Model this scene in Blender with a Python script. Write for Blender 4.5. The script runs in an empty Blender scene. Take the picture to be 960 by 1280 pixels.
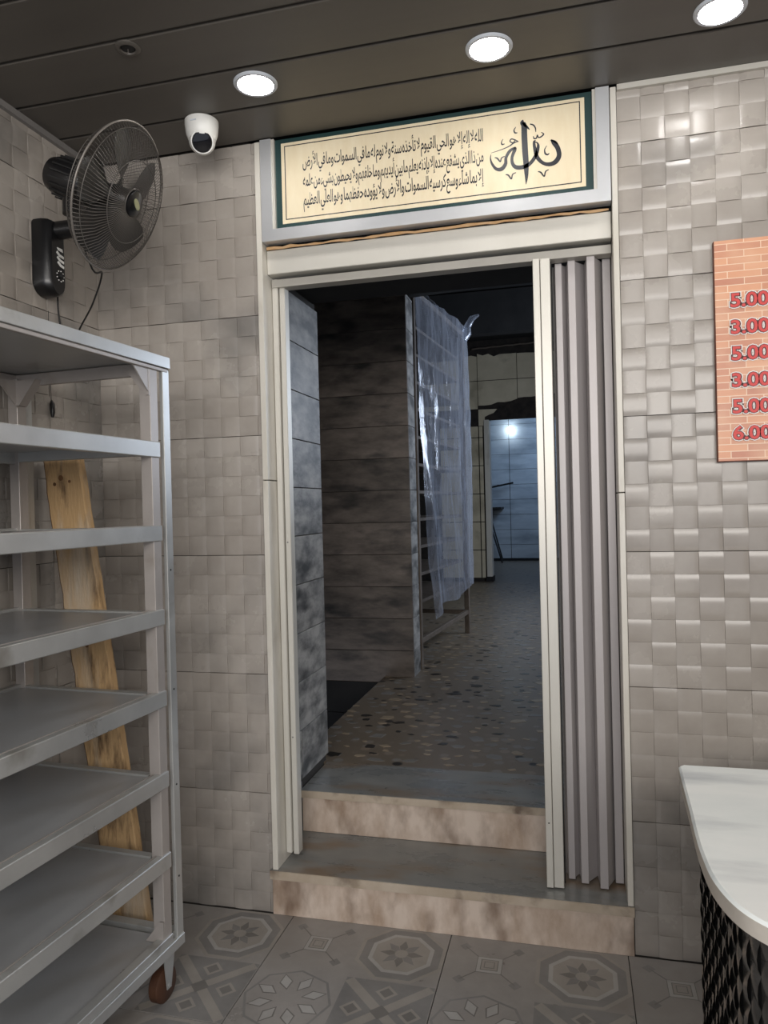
import bpy, bmesh, math, random
from mathutils import Vector, Matrix, noise
random.seed(7)
SC = bpy.context.scene
COL = SC.collection
PI = math.pi

# ---------------------------------------------------------------- camera
YAW, PITCH, ROLL, FPX = 0.2485, -0.0078, -0.025, 929.95
CAM = Vector((0, -2.4223, 1.4208))
fwd = Vector((-math.sin(YAW) * math.cos(PITCH), math.cos(YAW) * math.cos(PITCH), math.sin(PITCH)))
rt0 = Vector((math.cos(YAW), math.sin(YAW), 0)); up0 = rt0.cross(fwd)
rt = rt0 * math.cos(ROLL) + up0 * math.sin(ROLL)
up = -rt0 * math.sin(ROLL) + up0 * math.cos(ROLL)
cd = bpy.data.cameras.new('camera'); cam = bpy.data.objects.new('camera', cd); COL.objects.link(cam)
cd.sensor_fit = 'VERTICAL'; cd.sensor_height = 32.0; cd.lens = FPX / 1280 * 32.0
cd.clip_start = 0.05; cd.clip_end = 100
mw = Matrix((rt, up, -fwd)).transposed().to_4x4(); mw.translation = CAM
cam.matrix_world = mw
SC.camera = cam

# ---------------------------------------------------------------- world, lights, exposure
w = bpy.data.worlds.new('world'); SC.world = w; w.use_nodes = True
w.node_tree.nodes['Background'].inputs[0].default_value = (0.80, 0.86, 1.0, 1)
w.node_tree.nodes['Background'].inputs[1].default_value = 0.9
SC.view_settings.view_transform = 'Standard'; SC.view_settings.look = 'None'
SC.view_settings.exposure = 0.0; SC.view_settings.gamma = 1.0
SC.view_settings.use_curve_mapping = False

def area(name, loc, target, sx, sy, power, color):
    l = bpy.data.lights.new(name, 'AREA'); l.shape = 'RECTANGLE'; l.size = sx; l.size_y = sy
    l.energy = power; l.color = color
    o = bpy.data.objects.new(name, l); COL.objects.link(o); o.location = loc
    o.rotation_euler = (Vector(target) - Vector(loc)).to_track_quat('-Z', 'Y').to_euler()
    return o
area('shopfront_daylight', (0.6, -4.1, 2.15), (-0.3, 0, 1.75), 3.0, 1.0, 97, (1.0, 0.955, 0.90))
area('back_room_daylight', (1.8, 4.3, 2.35), (-1.1, 3.9, 1.8), 1.8, 1.4, 105, (0.74, 0.84, 1.0))
area('end_room_daylight', (0.2, 10.2, 3.0), (-1.2, 11.9, 1.6), 1.2, 1.0, 26, (0.5, 0.70, 1.0))

# ---------------------------------------------------------------- materials
def mat(name, c1, c2=None, rough=0.5, metal=0.0, scale=6.0, stretch=(1, 1, 1), bump=0.0, bscale=40.0,
        contrast=(0.3, 0.7), stain=None, sscale=1.6, slo=0.5, shi=0.7, rvar=0.0, rnd=0.0, detail=6, emit=None, spec=0.5, coat=0.0):
    m = bpy.data.materials.new(name); m.use_nodes = True
    nt = m.node_tree; N = nt.nodes; L = nt.links; b = N['Principled BSDF']
    b.inputs['Roughness'].default_value = rough; b.inputs['Metallic'].default_value = metal
    b.inputs['Specular IOR Level'].default_value = spec
    b.inputs['Coat Weight'].default_value = coat
    geo = N.new('ShaderNodeNewGeometry')
    mp = N.new('ShaderNodeVectorMath'); mp.operation = 'MULTIPLY'; mp.inputs[1].default_value = stretch
    L.new(geo.outputs['Position'], mp.inputs[0]); vec = mp.outputs[0]
    if rnd:
        oi = N.new('ShaderNodeObjectInfo'); sc_ = N.new('ShaderNodeVectorMath'); sc_.operation = 'ADD'
        mu = N.new('ShaderNodeMath'); mu.operation = 'MULTIPLY'; mu.inputs[1].default_value = 37.0
        L.new(oi.outputs['Random'], mu.inputs[0]); L.new(vec, sc_.inputs[0]); L.new(mu.outputs[0], sc_.inputs[1]); vec = sc_.outputs[0]
    col = None
    if c2 is not None:
        no = N.new('ShaderNodeTexNoise'); no.inputs['Scale'].default_value = scale; no.inputs['Detail'].default_value = detail
        no.inputs['Roughness'].default_value = 0.62
        L.new(vec, no.inputs['Vector'])
        mr = N.new('ShaderNodeMapRange'); mr.inputs[1].default_value = contrast[0]; mr.inputs[2].default_value = contrast[1]
        L.new(no.outputs[0], mr.inputs[0])
        mx = N.new('ShaderNodeMix'); mx.data_type = 'RGBA'
        mx.inputs[6].default_value = (*c1, 1); mx.inputs[7].default_value = (*c2, 1)
        L.new(mr.outputs[0], mx.inputs[0]); col = mx.outputs[2]
        if rvar:
            mr2 = N.new('ShaderNodeMapRange'); mr2.inputs[1].default_value = 0.3; mr2.inputs[2].default_value = 0.7
            mr2.inputs[3].default_value = rough - rvar; mr2.inputs[4].default_value = rough + rvar
            L.new(no.outputs[0], mr2.inputs[0]); L.new(mr2.outputs[0], b.inputs['Roughness'])
    if stain is not None:
        n2 = N.new('ShaderNodeTexNoise'); n2.inputs['Scale'].default_value = sscale; n2.inputs['Detail'].default_value = 5
        L.new(vec, n2.inputs['Vector'])
        m2 = N.new('ShaderNodeMapRange'); m2.inputs[1].default_value = slo; m2.inputs[2].default_value = shi
        L.new(n2.outputs[0], m2.inputs[0])
        x2 = N.new('ShaderNodeMix'); x2.data_type = 'RGBA'; x2.inputs[7].default_value = (*stain, 1)
        if col: L.new(col, x2.inputs[6])
        else: x2.inputs[6].default_value = (*c1, 1)
        L.new(m2.outputs[0], x2.inputs[0]); col = x2.outputs[2]
    if rnd:
        mr3 = N.new('ShaderNodeMapRange'); mr3.inputs[3].default_value = 1 - rnd; mr3.inputs[4].default_value = 1 + rnd
        L.new(oi.outputs['Random'], mr3.inputs[0])
        x3 = N.new('ShaderNodeVectorMath'); x3.operation = 'SCALE'
        if col: L.new(col, x3.inputs[0])
        else: x3.inputs[0].default_value = c1
        L.new(mr3.outputs[0], x3.inputs[3]); col = x3.outputs[0]
    if col: L.new(col, b.inputs['Base Color'])
    else: b.inputs['Base Color'].default_value = (*c1, 1)
    if bump:
        n3 = N.new('ShaderNodeTexNoise'); n3.inputs['Scale'].default_value = bscale; n3.inputs['Detail'].default_value = 4
        L.new(vec, n3.inputs['Vector'])
        bp = N.new('ShaderNodeBump'); bp.inputs['Strength'].default_value = bump; bp.inputs['Distance'].default_value = 0.004
        L.new(n3.outputs[0], bp.inputs['Height']); L.new(bp.outputs[0], b.inputs['Normal'])
    if emit:
        b.inputs['Emission Color'].default_value = (*emit[0], 1); b.inputs['Emission Strength'].default_value = emit[1]
    return m

T = {}
T['tile'] = mat('glazed_basketweave_tile', (0.335, 0.302, 0.268), (0.435, 0.40, 0.362), 0.26, scale=2.2, contrast=(0.35, 0.65),
                stain=(0.17, 0.162, 0.152), sscale=2.0, slo=0.54, shi=0.76, bump=0.04, bscale=30, rnd=0.03, rvar=0.06)
T['grout'] = mat('dark_grout', (0.05, 0.045, 0.04), rough=0.9)
T['ceil'] = mat('taupe_pvc_ceiling', (0.088, 0.080, 0.070), (0.125, 0.114, 0.10), 0.42, scale=1.5, stretch=(0.3, 3, 1), rvar=0.07, metal=0.15)
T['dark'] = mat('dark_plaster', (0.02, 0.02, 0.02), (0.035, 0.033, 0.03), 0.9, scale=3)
T['soot_shade'] = mat('soot_shade_plaster', (0.008, 0.008, 0.009), (0.018, 0.018, 0.018), 0.85, scale=4)  # near-black; also holds the shade of the stair pit and unlit ceiling
T['ftile'] = mat('floor_tile_ground', (0.235, 0.22, 0.205), (0.33, 0.312, 0.295), 0.33, scale=5, contrast=(0.3, 0.7),
                 stain=(0.13, 0.10, 0.075), sscale=2.5, slo=0.55, shi=0.8, rvar=0.08)
T['fmid'] = mat('floor_print_grey', (0.17, 0.165, 0.16), (0.24, 0.232, 0.222), 0.33, scale=7)
T['fdark'] = mat('floor_print_dark', (0.145, 0.137, 0.128), (0.20, 0.19, 0.178), 0.33, scale=7)
T['flight'] = mat('floor_print_light', (0.31, 0.30, 0.285), (0.41, 0.40, 0.385), 0.33, scale=7)
T['fwarm'] = mat('floor_print_warm', (0.26, 0.24, 0.215), (0.33, 0.308, 0.28), 0.33, scale=7)
T['marble'] = mat('stained_step_marble', (0.40, 0.29, 0.21), (0.68, 0.57, 0.48), 0.35, detail=12, scale=5, stretch=(1.6, 1, 0.8), contrast=(0.32, 0.58),
                  stain=(0.16, 0.10, 0.065), sscale=6.0, slo=0.50, shi=0.78, bump=0.05, rvar=0.08)
T['tread'] = mat('worn_grey_marble_tread', (0.15, 0.16, 0.16), (0.26, 0.255, 0.24), 0.30, scale=4, stretch=(1, 2.5, 1),
                 stain=(0.20, 0.14, 0.09), sscale=3.0, slo=0.5, shi=0.72, rvar=0.09)
T['nosing'] = mat('yellowed_marble_edge', (0.42, 0.34, 0.25), (0.55, 0.47, 0.38), 0.4, scale=9, stain=(0.15, 0.11, 0.08), sscale=7, slo=0.55, shi=0.7)
T['strip'] = mat('cream_marble_strip', (0.60, 0.57, 0.49), (0.75, 0.72, 0.66), 0.35, scale=6, stretch=(1, 1, 0.35), stain=(0.34, 0.30, 0.24), sscale=5, slo=0.62, shi=0.8)
T['alu'] = mat('cream_aluminium', (0.62, 0.60, 0.54), (0.70, 0.68, 0.62), 0.38, metal=0.25, scale=3, stretch=(1, 1, 0.2), stain=(0.40, 0.36, 0.29), sscale=4, slo=0.62, shi=0.82)
T['silver'] = mat('silver_aluminium', (0.66, 0.68, 0.70), (0.72, 0.73, 0.75), 0.33, metal=0.55, scale=5)
T['fold'] = mat('folding_door_grey', (0.44, 0.41, 0.41), (0.50, 0.47, 0.46), 0.42, metal=0.15, scale=3, stretch=(1, 1, 0.2))
T['fold2'] = mat('beige_track_metal', (0.42, 0.40, 0.36), (0.50, 0.48, 0.43), 0.45, metal=0.2, scale=4)
T['foldweb'] = mat('folding_door_web', (0.20, 0.19, 0.185), (0.24, 0.23, 0.22), 0.5, scale=3)
T['foam'] = mat('orange_sealant', (0.62, 0.36, 0.16), (0.75, 0.5, 0.28), 0.8, scale=30)
T['plank'] = mat('grey_wood_look_plank', (0.10, 0.10, 0.098), (0.42, 0.41, 0.39), 0.42, detail=12, scale=6.5, stretch=(1.0, 1.0, 2.2), contrast=(0.36, 0.62),
                 stain=(0.04, 0.04, 0.038), sscale=4.5, slo=0.53, shi=0.68, bump=0.1, bscale=25, rnd=0.12)
T['plankd'] = mat('shaded_sooty_plank', (0.075, 0.062, 0.052), (0.235, 0.195, 0.165), 0.5, scale=4.0, stretch=(1.0, 1.0, 2.8), contrast=(0.32, 0.68),
                  stain=(0.03, 0.028, 0.026), sscale=3.4, slo=0.52, shi=0.7, bump=0.1, bscale=25, rnd=0.18)  # darker copy of the plank, dimness of the front face in its colour
T['steel'] = mat('dull_steel', (0.40, 0.405, 0.40), (0.52, 0.525, 0.51), 0.34, metal=0.5, scale=4, rvar=0.08, stain=(0.22, 0.20, 0.17), sscale=6, slo=0.6, shi=0.8)
T['steelp'] = mat('pale_steel_post', (0.36, 0.33, 0.31), (0.46, 0.425, 0.40), 0.42, metal=0.35, scale=4, stain=(0.3, 0.26, 0.22), sscale=8, slo=0.62, shi=0.8)
T['tray'] = mat('steel_tray', (0.36, 0.365, 0.37), (0.44, 0.45, 0.455), 0.34, metal=0.3, scale=2.5, rvar=0.07)
T['wood'] = mat('raw_timber', (0.09, 0.05, 0.025), (0.55, 0.36, 0.18), 0.75, scale=9, stretch=(3, 3, 0.6), contrast=(0.30, 0.50),
                stain=(0.60, 0.50, 0.38), sscale=3.2, slo=0.50, shi=0.66, bump=0.7, bscale=45)
T['bark'] = mat('dark_timber_edge', (0.10, 0.05, 0.025), (0.24, 0.12, 0.05), 0.9, scale=18)
T['black'] = mat('black_plastic', (0.008, 0.008, 0.009), rough=0.28)
T['blackm'] = mat('matt_black', (0.012, 0.012, 0.012), rough=0.6)
T['wire'] = mat('dusty_chrome_wire', (0.12, 0.11, 0.10), rough=0.5, metal=0.4)
T['rim'] = mat('dusty_rim_band', (0.26, 0.24, 0.22), rough=0.45, metal=0.5)
T['wired'] = mat('dusty_dark_wire', (0.07, 0.065, 0.06), rough=0.55, metal=0.3)
T['blade'] = mat('smoked_plastic_blade', (0.016, 0.015, 0.014), (0.03, 0.028, 0.026), 0.4, scale=8)
T['badge'] = mat('brass_badge', (0.38, 0.38, 0.22), rough=0.4, metal=0.4)
T['white'] = mat('white_plastic', (0.80, 0.80, 0.77), rough=0.35)
T['lens'] = mat('dark_lens', (0.004, 0.004, 0.006), rough=0.08)
T['ring'] = mat('white_light_ring', (0.62, 0.66, 0.72), rough=0.4)
T['lamp'] = mat('lit_diffuser', (0.9, 0.9, 0.9), rough=0.5, emit=((1.0, 0.965, 0.93), 55.0))
T['cream'] = mat('cream_banner', (0.80, 0.68, 0.46), (0.86, 0.76, 0.55), 0.55, scale=9, stretch=(3, 1, 0.8), bump=0.25, bscale=16)
T['green'] = mat('dark_green_border', (0.012, 0.045, 0.045), rough=0.45)
T['ink'] = mat('navy_black_ink', (0.012, 0.014, 0.022), rough=0.45)
T['red'] = mat('red_digits', (0.70, 0.055, 0.05), rough=0.5)
T['maroon'] = mat('maroon_outline', (0.11, 0.012, 0.012), rough=0.5)
T['halo'] = mat('white_halo', (0.88, 0.84, 0.80), rough=0.5)
T['boardside'] = mat('board_edge', (0.20, 0.07, 0.045), rough=0.7)
T['ctop'] = mat('white_counter_marble', (0.80, 0.86, 0.86), (0.90, 0.94, 0.93), 0.22, scale=3.0, stretch=(1, 3.2, 1), stain=(0.42, 0.46, 0.50), sscale=3.2, slo=0.54, shi=0.80, rvar=0.05)
T['cedge'] = mat('counter_marble_edge', (0.50, 0.46, 0.40), (0.60, 0.56, 0.50), 0.4, scale=14)
T['weave'] = mat('dark_woven_metal', (0.13, 0.125, 0.12), (0.26, 0.255, 0.25), 0.24, metal=0.8, scale=9, rvar=0.08)
T['wheel'] = mat('brown_wheel', (0.055, 0.022, 0.012), (0.09, 0.04, 0.02), 0.5, scale=20)
T['ytile'] = mat('old_cream_tile', (0.55, 0.48, 0.34), (0.70, 0.62, 0.46), 0.5, scale=3, stain=(0.25, 0.21, 0.14), sscale=2, slo=0.58, shi=0.75)
T['btile'] = mat('end_room_plank', (0.40, 0.45, 0.50), (0.55, 0.60, 0.64), 0.45, scale=2, stretch=(1, 1, 4), stain=(0.28, 0.32, 0.36), sscale=1.2, slo=0.5, shi=0.7)
T['burn'] = mat('broken_black_plaster', (0.012, 0.011, 0.010), (0.045, 0.035, 0.028), 0.95, scale=9, bump=0.6, bscale=20)
T['rust'] = mat('brown_painted_steel', (0.12, 0.095, 0.075), (0.20, 0.165, 0.135), 0.5, metal=0.3, scale=12)
T['bulb'] = mat('lit_bulb', (1, 1, 1), rough=0.4, emit=((0.80, 0.92, 1.0), 16.0))
T['chipd'] = mat('black_stone_chip', (0.010, 0.010, 0.010), (0.03, 0.028, 0.026), 0.3, scale=12)
T['chipl'] = mat('tan_stone_chip', (0.26, 0.20, 0.135), (0.38, 0.30, 0.21), 0.35, scale=12)
T['chipg'] = mat('grey_stone_chip', (0.16, 0.15, 0.135), (0.22, 0.21, 0.195), 0.35, scale=12)

def terrazzo():
    m = bpy.data.materials.new('terrazzo_ground'); m.use_nodes = True
    nt = m.node_tree; N = nt.nodes; L = nt.links; b = N['Principled BSDF']; b.inputs['Roughness'].default_value = 0.36
    geo = N.new('ShaderNodeNewGeometry')
    v = N.new('ShaderNodeTexVoronoi'); v.inputs['Scale'].default_value = 16; L.new(geo.outputs['Position'], v.inputs['Vector'])
    cr = N.new('ShaderNodeValToRGB'); e = cr.color_ramp.elements
    e[0].position = 0.0; e[0].color = (0.02, 0.02, 0.019, 1); e[1].position = 1.0; e[1].color = (0.25, 0.19, 0.135, 1)
    for p, c in ((0.10, (0.022, 0.021, 0.02, 1)), (0.13, (0.16, 0.125, 0.092, 1)), (0.6, (0.19, 0.155, 0.12, 1)), (0.8, (0.21, 0.195, 0.175, 1))):
        k = e.new(p); k.color = c
    sp = N.new('ShaderNodeSeparateColor'); L.new(v.outputs['Color'], sp.inputs[0]); L.new(sp.outputs[0], cr.inputs[0])
    ms = N.new('ShaderNodeMapRange'); ms.inputs[1].default_value = 0.30; ms.inputs[2].default_value = 0.42
    L.new(v.outputs['Distance'], ms.inputs[0])
    mx = N.new('ShaderNodeMix'); mx.data_type = 'RGBA'; mx.inputs[7].default_value = (0.165, 0.132, 0.098, 1)
    L.new(ms.outputs[0], mx.inputs[0]); L.new(cr.outputs[0], mx.inputs[6]); L.new(mx.outputs[2], b.inputs['Base Color'])
    return m
T['terrazzo'] = terrazzo()

def brickprint():
    m = bpy.data.materials.new('brick_print'); m.use_nodes = True
    nt = m.node_tree; N = nt.nodes; L = nt.links; b = N['Principled BSDF']; b.inputs['Roughness'].default_value = 0.4
    geo = N.new('ShaderNodeNewGeometry'); s = N.new('ShaderNodeSeparateXYZ'); L.new(geo.outputs['Position'], s.inputs[0])
    c = N.new('ShaderNodeCombineXYZ'); L.new(s.outputs[0], c.inputs[0]); L.new(s.outputs[2], c.inputs[1])
    br = N.new('ShaderNodeTexBrick'); br.inputs['Scale'].default_value = 1.0
    br.inputs['Brick Width'].default_value = 0.092; br.inputs['Row Height'].default_value = 0.0205; br.inputs['Mortar Size'].default_value = 0.0013
    br.inputs['Mortar Smooth'].default_value = 0.3; br.inputs['Bias'].default_value = -0.1
    br.inputs['Color1'].default_value = (0.76, 0.36, 0.20, 1); br.inputs['Color2'].default_value = (0.54, 0.20, 0.12, 1)
    br.inputs['Mortar'].default_value = (0.90, 0.68, 0.50, 1); L.new(c.outputs[0], br.inputs['Vector'])
    no = N.new('ShaderNodeTexNoise'); no.inputs['Scale'].default_value = 7; L.new(geo.outputs['Position'], no.inputs['Vector'])
    mr = N.new('ShaderNodeMapRange'); mr.inputs[1].default_value = 0.42; mr.inputs[2].default_value = 0.75; mr.inputs[4].default_value = 0.7
    L.new(no.outputs[0], mr.inputs[0])
    mx = N.new('ShaderNodeMix'); mx.data_type = 'RGBA'; mx.inputs[7].default_value = (0.88, 0.58, 0.38, 1)
    L.new(mr.outputs[0], mx.inputs[0]); L.new(br.outputs[0], mx.inputs[6]); L.new(mx.outputs[2], b.inputs['Base Color'])
    return m
T['brick'] = brickprint()

def plastic():
    m = bpy.data.materials.new('clear_plastic_film'); m.use_nodes = True
    nt = m.node_tree; N = nt.nodes; L = nt.links; N.remove(N['Principled BSDF']); out = N['Material Output']
    geo = N.new('ShaderNodeNewGeometry')
    mp = N.new('ShaderNodeVectorMath'); mp.operation = 'MULTIPLY'; mp.inputs[1].default_value = (2, 2, 0.7)
    L.new(geo.outputs['Position'], mp.inputs[0])
    no = N.new('ShaderNodeTexNoise'); no.inputs['Scale'].default_value = 7; no.inputs['Detail'].default_value = 6; L.new(mp.outputs[0], no.inputs['Vector'])
    bp = N.new('ShaderNodeBump'); bp.inputs['Strength'].default_value = 0.55; bp.inputs['Distance'].default_value = 0.02; L.new(no.outputs[0], bp.inputs['Height'])
    g = N.new('ShaderNodeBsdfGlossy'); g.inputs['Roughness'].default_value = 0.16; g.inputs['Color'].default_value = (0.9, 0.93, 1, 1); L.new(bp.outputs[0], g.inputs['Normal'])
    d = N.new('ShaderNodeBsdfDiffuse'); d.inputs['Color'].default_value = (0.66, 0.71, 0.84, 1); L.new(bp.outputs[0], d.inputs['Normal'])
    tl = N.new('ShaderNodeBsdfTranslucent'); tl.inputs['Color'].default_value = (0.7, 0.74, 0.8, 1)
    tr = N.new('ShaderNodeBsdfTransparent'); tr.inputs['Color'].default_value = (0.92, 0.94, 0.97, 1)
    def mix(a, b_, f):
        x = N.new('ShaderNodeMixShader')
        if isinstance(f, float): x.inputs[0].default_value = f
        else: L.new(f, x.inputs[0])
        L.new(a.outputs[0], x.inputs[1]); L.new(b_.outputs[0], x.inputs[2]); return x
    dt = mix(d, tl, 0.45); dg = mix(dt, g, 0.30)
    mr = N.new('ShaderNodeMapRange'); mr.inputs[1].default_value = 0.3; mr.inputs[2].default_value = 0.7; mr.inputs[3].default_value = 0.26; mr.inputs[4].default_value = 0.60
    L.new(no.outputs[0], mr.inputs[0])
    f = mix(tr, dg, mr.outputs[0]); L.new(f.outputs[0], out.inputs[0])
    return m
T['film'] = plastic()

# ---------------------------------------------------------------- mesh helpers
class MB:
    def __init__(s): s.v = []; s.f = []; s.m = []; s.mats = []
    def mi(s, m):
        if m not in s.mats: s.mats.append(m)
        return s.mats.index(m)
    def add(s, vs, fs, m, M=None):
        n = len(s.v); k = s.mi(m)
        for p in vs:
            p = Vector(p)
            if M is not None: p = M @ p
            s.v.append(p)
        for f in fs: s.f.append([n + i for i in f]); s.m.append(k)
        return s
    def box(s, a, b, m, M=None, bev=0.0):
        x0, y0, z0 = a; x1, y1, z1 = b
        if bev <= 0:
            vs = [(x0, y0, z0), (x1, y0, z0), (x1, y1, z0), (x0, y1, z0), (x0, y0, z1), (x1, y0, z1), (x1, y1, z1), (x0, y1, z1)]
            return s.add(vs, [(0, 3, 2, 1), (4, 5, 6, 7), (0, 1, 5, 4), (1, 2, 6, 5), (2, 3, 7, 6), (3, 0, 4, 7)], m, M)
        bm = bmesh.new(); bmesh.ops.create_cube(bm, size=1)
        for v in bm.verts: v.co = Vector(((x0 + x1) / 2 + v.co.x * (x1 - x0), (y0 + y1) / 2 + v.co.y * (y1 - y0), (z0 + z1) / 2 + v.co.z * (z1 - z0)))
        bmesh.ops.bevel(bm, geom=list(bm.edges), offset=bev, segments=1, affect='EDGES')
        bm.verts.index_update()
        s.add([v.co.copy() for v in bm.verts], [[v.index for v in f.verts] for f in bm.faces], m, M); bm.free(); return s
    def prism(s, pts, d, m, M=None, base=(0, 0, 0), ax=2):
        # pts 2D polygon ccw, extruded by d along axis ax
        def P(p, h):
            if ax == 2: return (p[0], p[1], h)
            if ax == 1: return (p[0], h, p[1])
            return (h, p[0], p[1])
        n = len(pts); vs = [P(p, d[0]) for p in pts] + [P(p, d[1]) for p in pts]
        fs = [list(range(n))[::-1], list(range(n, 2 * n))] + [[i, (i + 1) % n, n + (i + 1) % n, n + i] for i in range(n)]
        if ax == 1: fs = [f[::-1] for f in fs]
        return s.add(vs, fs, m, M)
    def tube(s, path, r, m, n=8, closed=False, cap=True, M=None):
        path = [Vector(p) for p in path]; k = len(path); rings = []
        rr = r if isinstance(r, (list, tuple)) else [r] * k
        prev = None
        for i, p in enumerate(path):
            if closed: t = (path[(i + 1) % k] - path[i - 1]).normalized()
            else: t = (path[min(i + 1, k - 1)] - path[max(i - 1, 0)]).normalized()
            if prev is None:
                a = Vector((0, 0, 1)) if abs(t.z) < 0.9 else Vector((1, 0, 0)); u = t.cross(a).normalized()
            else:
                u = prev - t * prev.dot(t)
                u = u.normalized() if u.length > 1e-6 else t.orthogonal().normalized()
            prev = u; v = t.cross(u)
            rings.append([p + (u * math.cos(2 * PI * j / n) + v * math.sin(2 * PI * j / n)) * rr[i] for j in range(n)])
        vs = [q for R_ in rings for q in R_]; fs = []
        for i in range(k if closed else k - 1):
            a = i * n; b = ((i + 1) % k) * n
            for j in range(n): fs.append([a + j, a + (j + 1) % n, b + (j + 1) % n, b + j])
        if cap and not closed: fs += [list(range(n))[::-1], list(range((k - 1) * n, k * n))]
        return s.add(vs, fs, m, M)
    def lathe(s, prof, m, n=32, M=None):
        # prof: (r, z) along local Z
        vs = []; fs = []
        for r, z in prof: vs += [(r * math.cos(2 * PI * j / n), r * math.sin(2 * PI * j / n), z) for j in range(n)]
        for i in range(len(prof) - 1):
            for j in range(n): fs.append([i * n + j, i * n + (j + 1) % n, (i + 1) * n + (j + 1) % n, (i + 1) * n + j])
        fs.append(list(range(n))[::-1]); fs.append(list(range((len(prof) - 1) * n, len(prof) * n)))
        return s.add(vs, fs, m, M)
    def mesh(s, name, origin=Vector((0, 0, 0)), smooth=None):
        me = bpy.data.meshes.new(name)
        me.from_pydata([tuple(v - origin) for v in s.v], [], s.f)
        for m in s.mats: me.materials.append(m)
        me.polygons.foreach_set('material_index', s.m); me.update()
        bm = bmesh.new(); bm.from_mesh(me); bmesh.ops.recalc_face_normals(bm, faces=bm.faces) if smooth is not None else None; bm.to_mesh(me); bm.free()
        if smooth is not None:
            me.shade_smooth(); me.set_sharp_from_angle(angle=math.radians(smooth))
        return me
    def build(s, name, parent=None, smooth=None, origin=None):
        if parent is not None and parent.name in ORG: org = ORG[parent.name]
        elif origin is not None: org = Vector(origin)
        else:
            xs = [v.x for v in s.v]; ys = [v.y for v in s.v]; zs = [v.z for v in s.v]
            org = Vector(((min(xs) + max(xs)) / 2, (min(ys) + max(ys)) / 2, min(zs)))
        o = bpy.data.objects.new(name, s.mesh(name, org, smooth)); COL.objects.link(o)
        if parent is not None: o.parent = parent
        else: o.location = org
        ORG[o.name] = org
        return o
ORG = {}
def tag(o, label=None, cat=None, group=None, kind=None):
    if label: o['label'] = label
    if cat: o['category'] = cat
    if group: o['group'] = group
    if kind: o['kind'] = kind
    return o
def thing(name, label, cat, loc=(0, 0, 0), rz=0.0, group=None, kind=None, local=False):
    o = bpy.data.objects.new(name, None); COL.objects.link(o); o.location = loc; o.rotation_euler = (0, 0, rz)
    o.empty_display_size = 0.05
    ORG[o.name] = Vector((0, 0, 0)) if local else Vector(loc)
    return tag(o, label, cat, group, kind)
def place(name, me, parent, loc, rz=0.0):
    o = bpy.data.objects.new(name, me); COL.objects.link(o); o.parent = parent
    o.location = Vector(loc) - ORG[parent.name]; o.rotation_euler = (0, 0, rz); return o

# ---------------------------------------------------------------- basketweave wall tiles
SQ = 0.07
TC = {}
def weave_tile(wd, ht):
    key = (round(wd, 4), round(ht, 4))
    if key in TC: return TC[key]
    mb = MB(); g = 0.0011; g2 = 0.0002; m = T['tile']; B0 = 0.006; A = 0.0029
    nx = int(math.ceil(wd / SQ - 1e-6)); nz = int(math.ceil(ht / SQ - 1e-6))
    for i in range(nx):
        for j in range(nz):
            X0 = max(i * SQ + g2, g); X1 = min((i + 1) * SQ - g2, wd - g); Z0 = max(j * SQ + g2, g); Z1 = min((j + 1) * SQ - g2, ht - g)
            if X1 - X0 < 0.002 or Z1 - Z0 < 0.002: continue
            bulge = (i + j) % 2; K = 8; rows = []
            for k in range(K + 1):
                if bulge:
                    x = X0 + (X1 - X0) * k / K; t = (x / SQ - i); h = B0 + A * (1 - abs(2 * t - 1) ** 3.6); rows.append(((x, -h, Z0), (x, -h, Z1), (x, 0, Z0), (x, 0, Z1)))
                else:
                    z = Z0 + (Z1 - Z0) * k / K; t = (z / SQ - j); h = B0 + A * (1 - abs(2 * t - 1) ** 3.6); rows.append(((X1, -h, z), (X0, -h, z), (X1, 0, z), (X0, 0, z)))
            vs = [r[q] for q in (0, 1) for r in rows] + [rows[0][2], rows[-1][2], rows[0][3], rows[-1][3]]
            n = K + 1
            fs = [[k, k + 1, n + k + 1, n + k] for k in range(K)]
            fs.append([2 * n] + [2 * n + 1] + list(range(n))[::-1]); fs.append([2 * n + 3, 2 * n + 2] + list(range(n, 2 * n)))
            fs.append([0, n, 2 * n + 2, 2 * n]); fs.append([n - 1, 2 * n + 1, 2 * n + 3, 2 * n - 1])
            mb.add(vs, fs, m)
    me = mb.mesh('tile', smooth=25); TC[key] = me; return me
def tile_wall(wall, x0, x1, z0, z1, first, put, TW=0.84, TH=0.42):
    """cover a rectangle with tiles; first = width of the first tile; put(me, along, z)"""
    xs = [x0]; x = x0 + first
    while x < x1 - 1e-4: xs.append(x); x += TW
    xs.append(x1)
    z = z0
    while z < z1 - 1e-4:
        h = min(TH, z1 - z)
        for a, b in zip(xs, xs[1:]): put(weave_tile(b - a, h), a, z)
        z += TH

# ---------------------------------------------------------------- room shell
H = 2.70; XL = -1.685; XR = 2.3; YF = -4.2
def structure(mb, name, label, cat):
    return tag(mb.build(name), label, cat, kind='structure')
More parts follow.
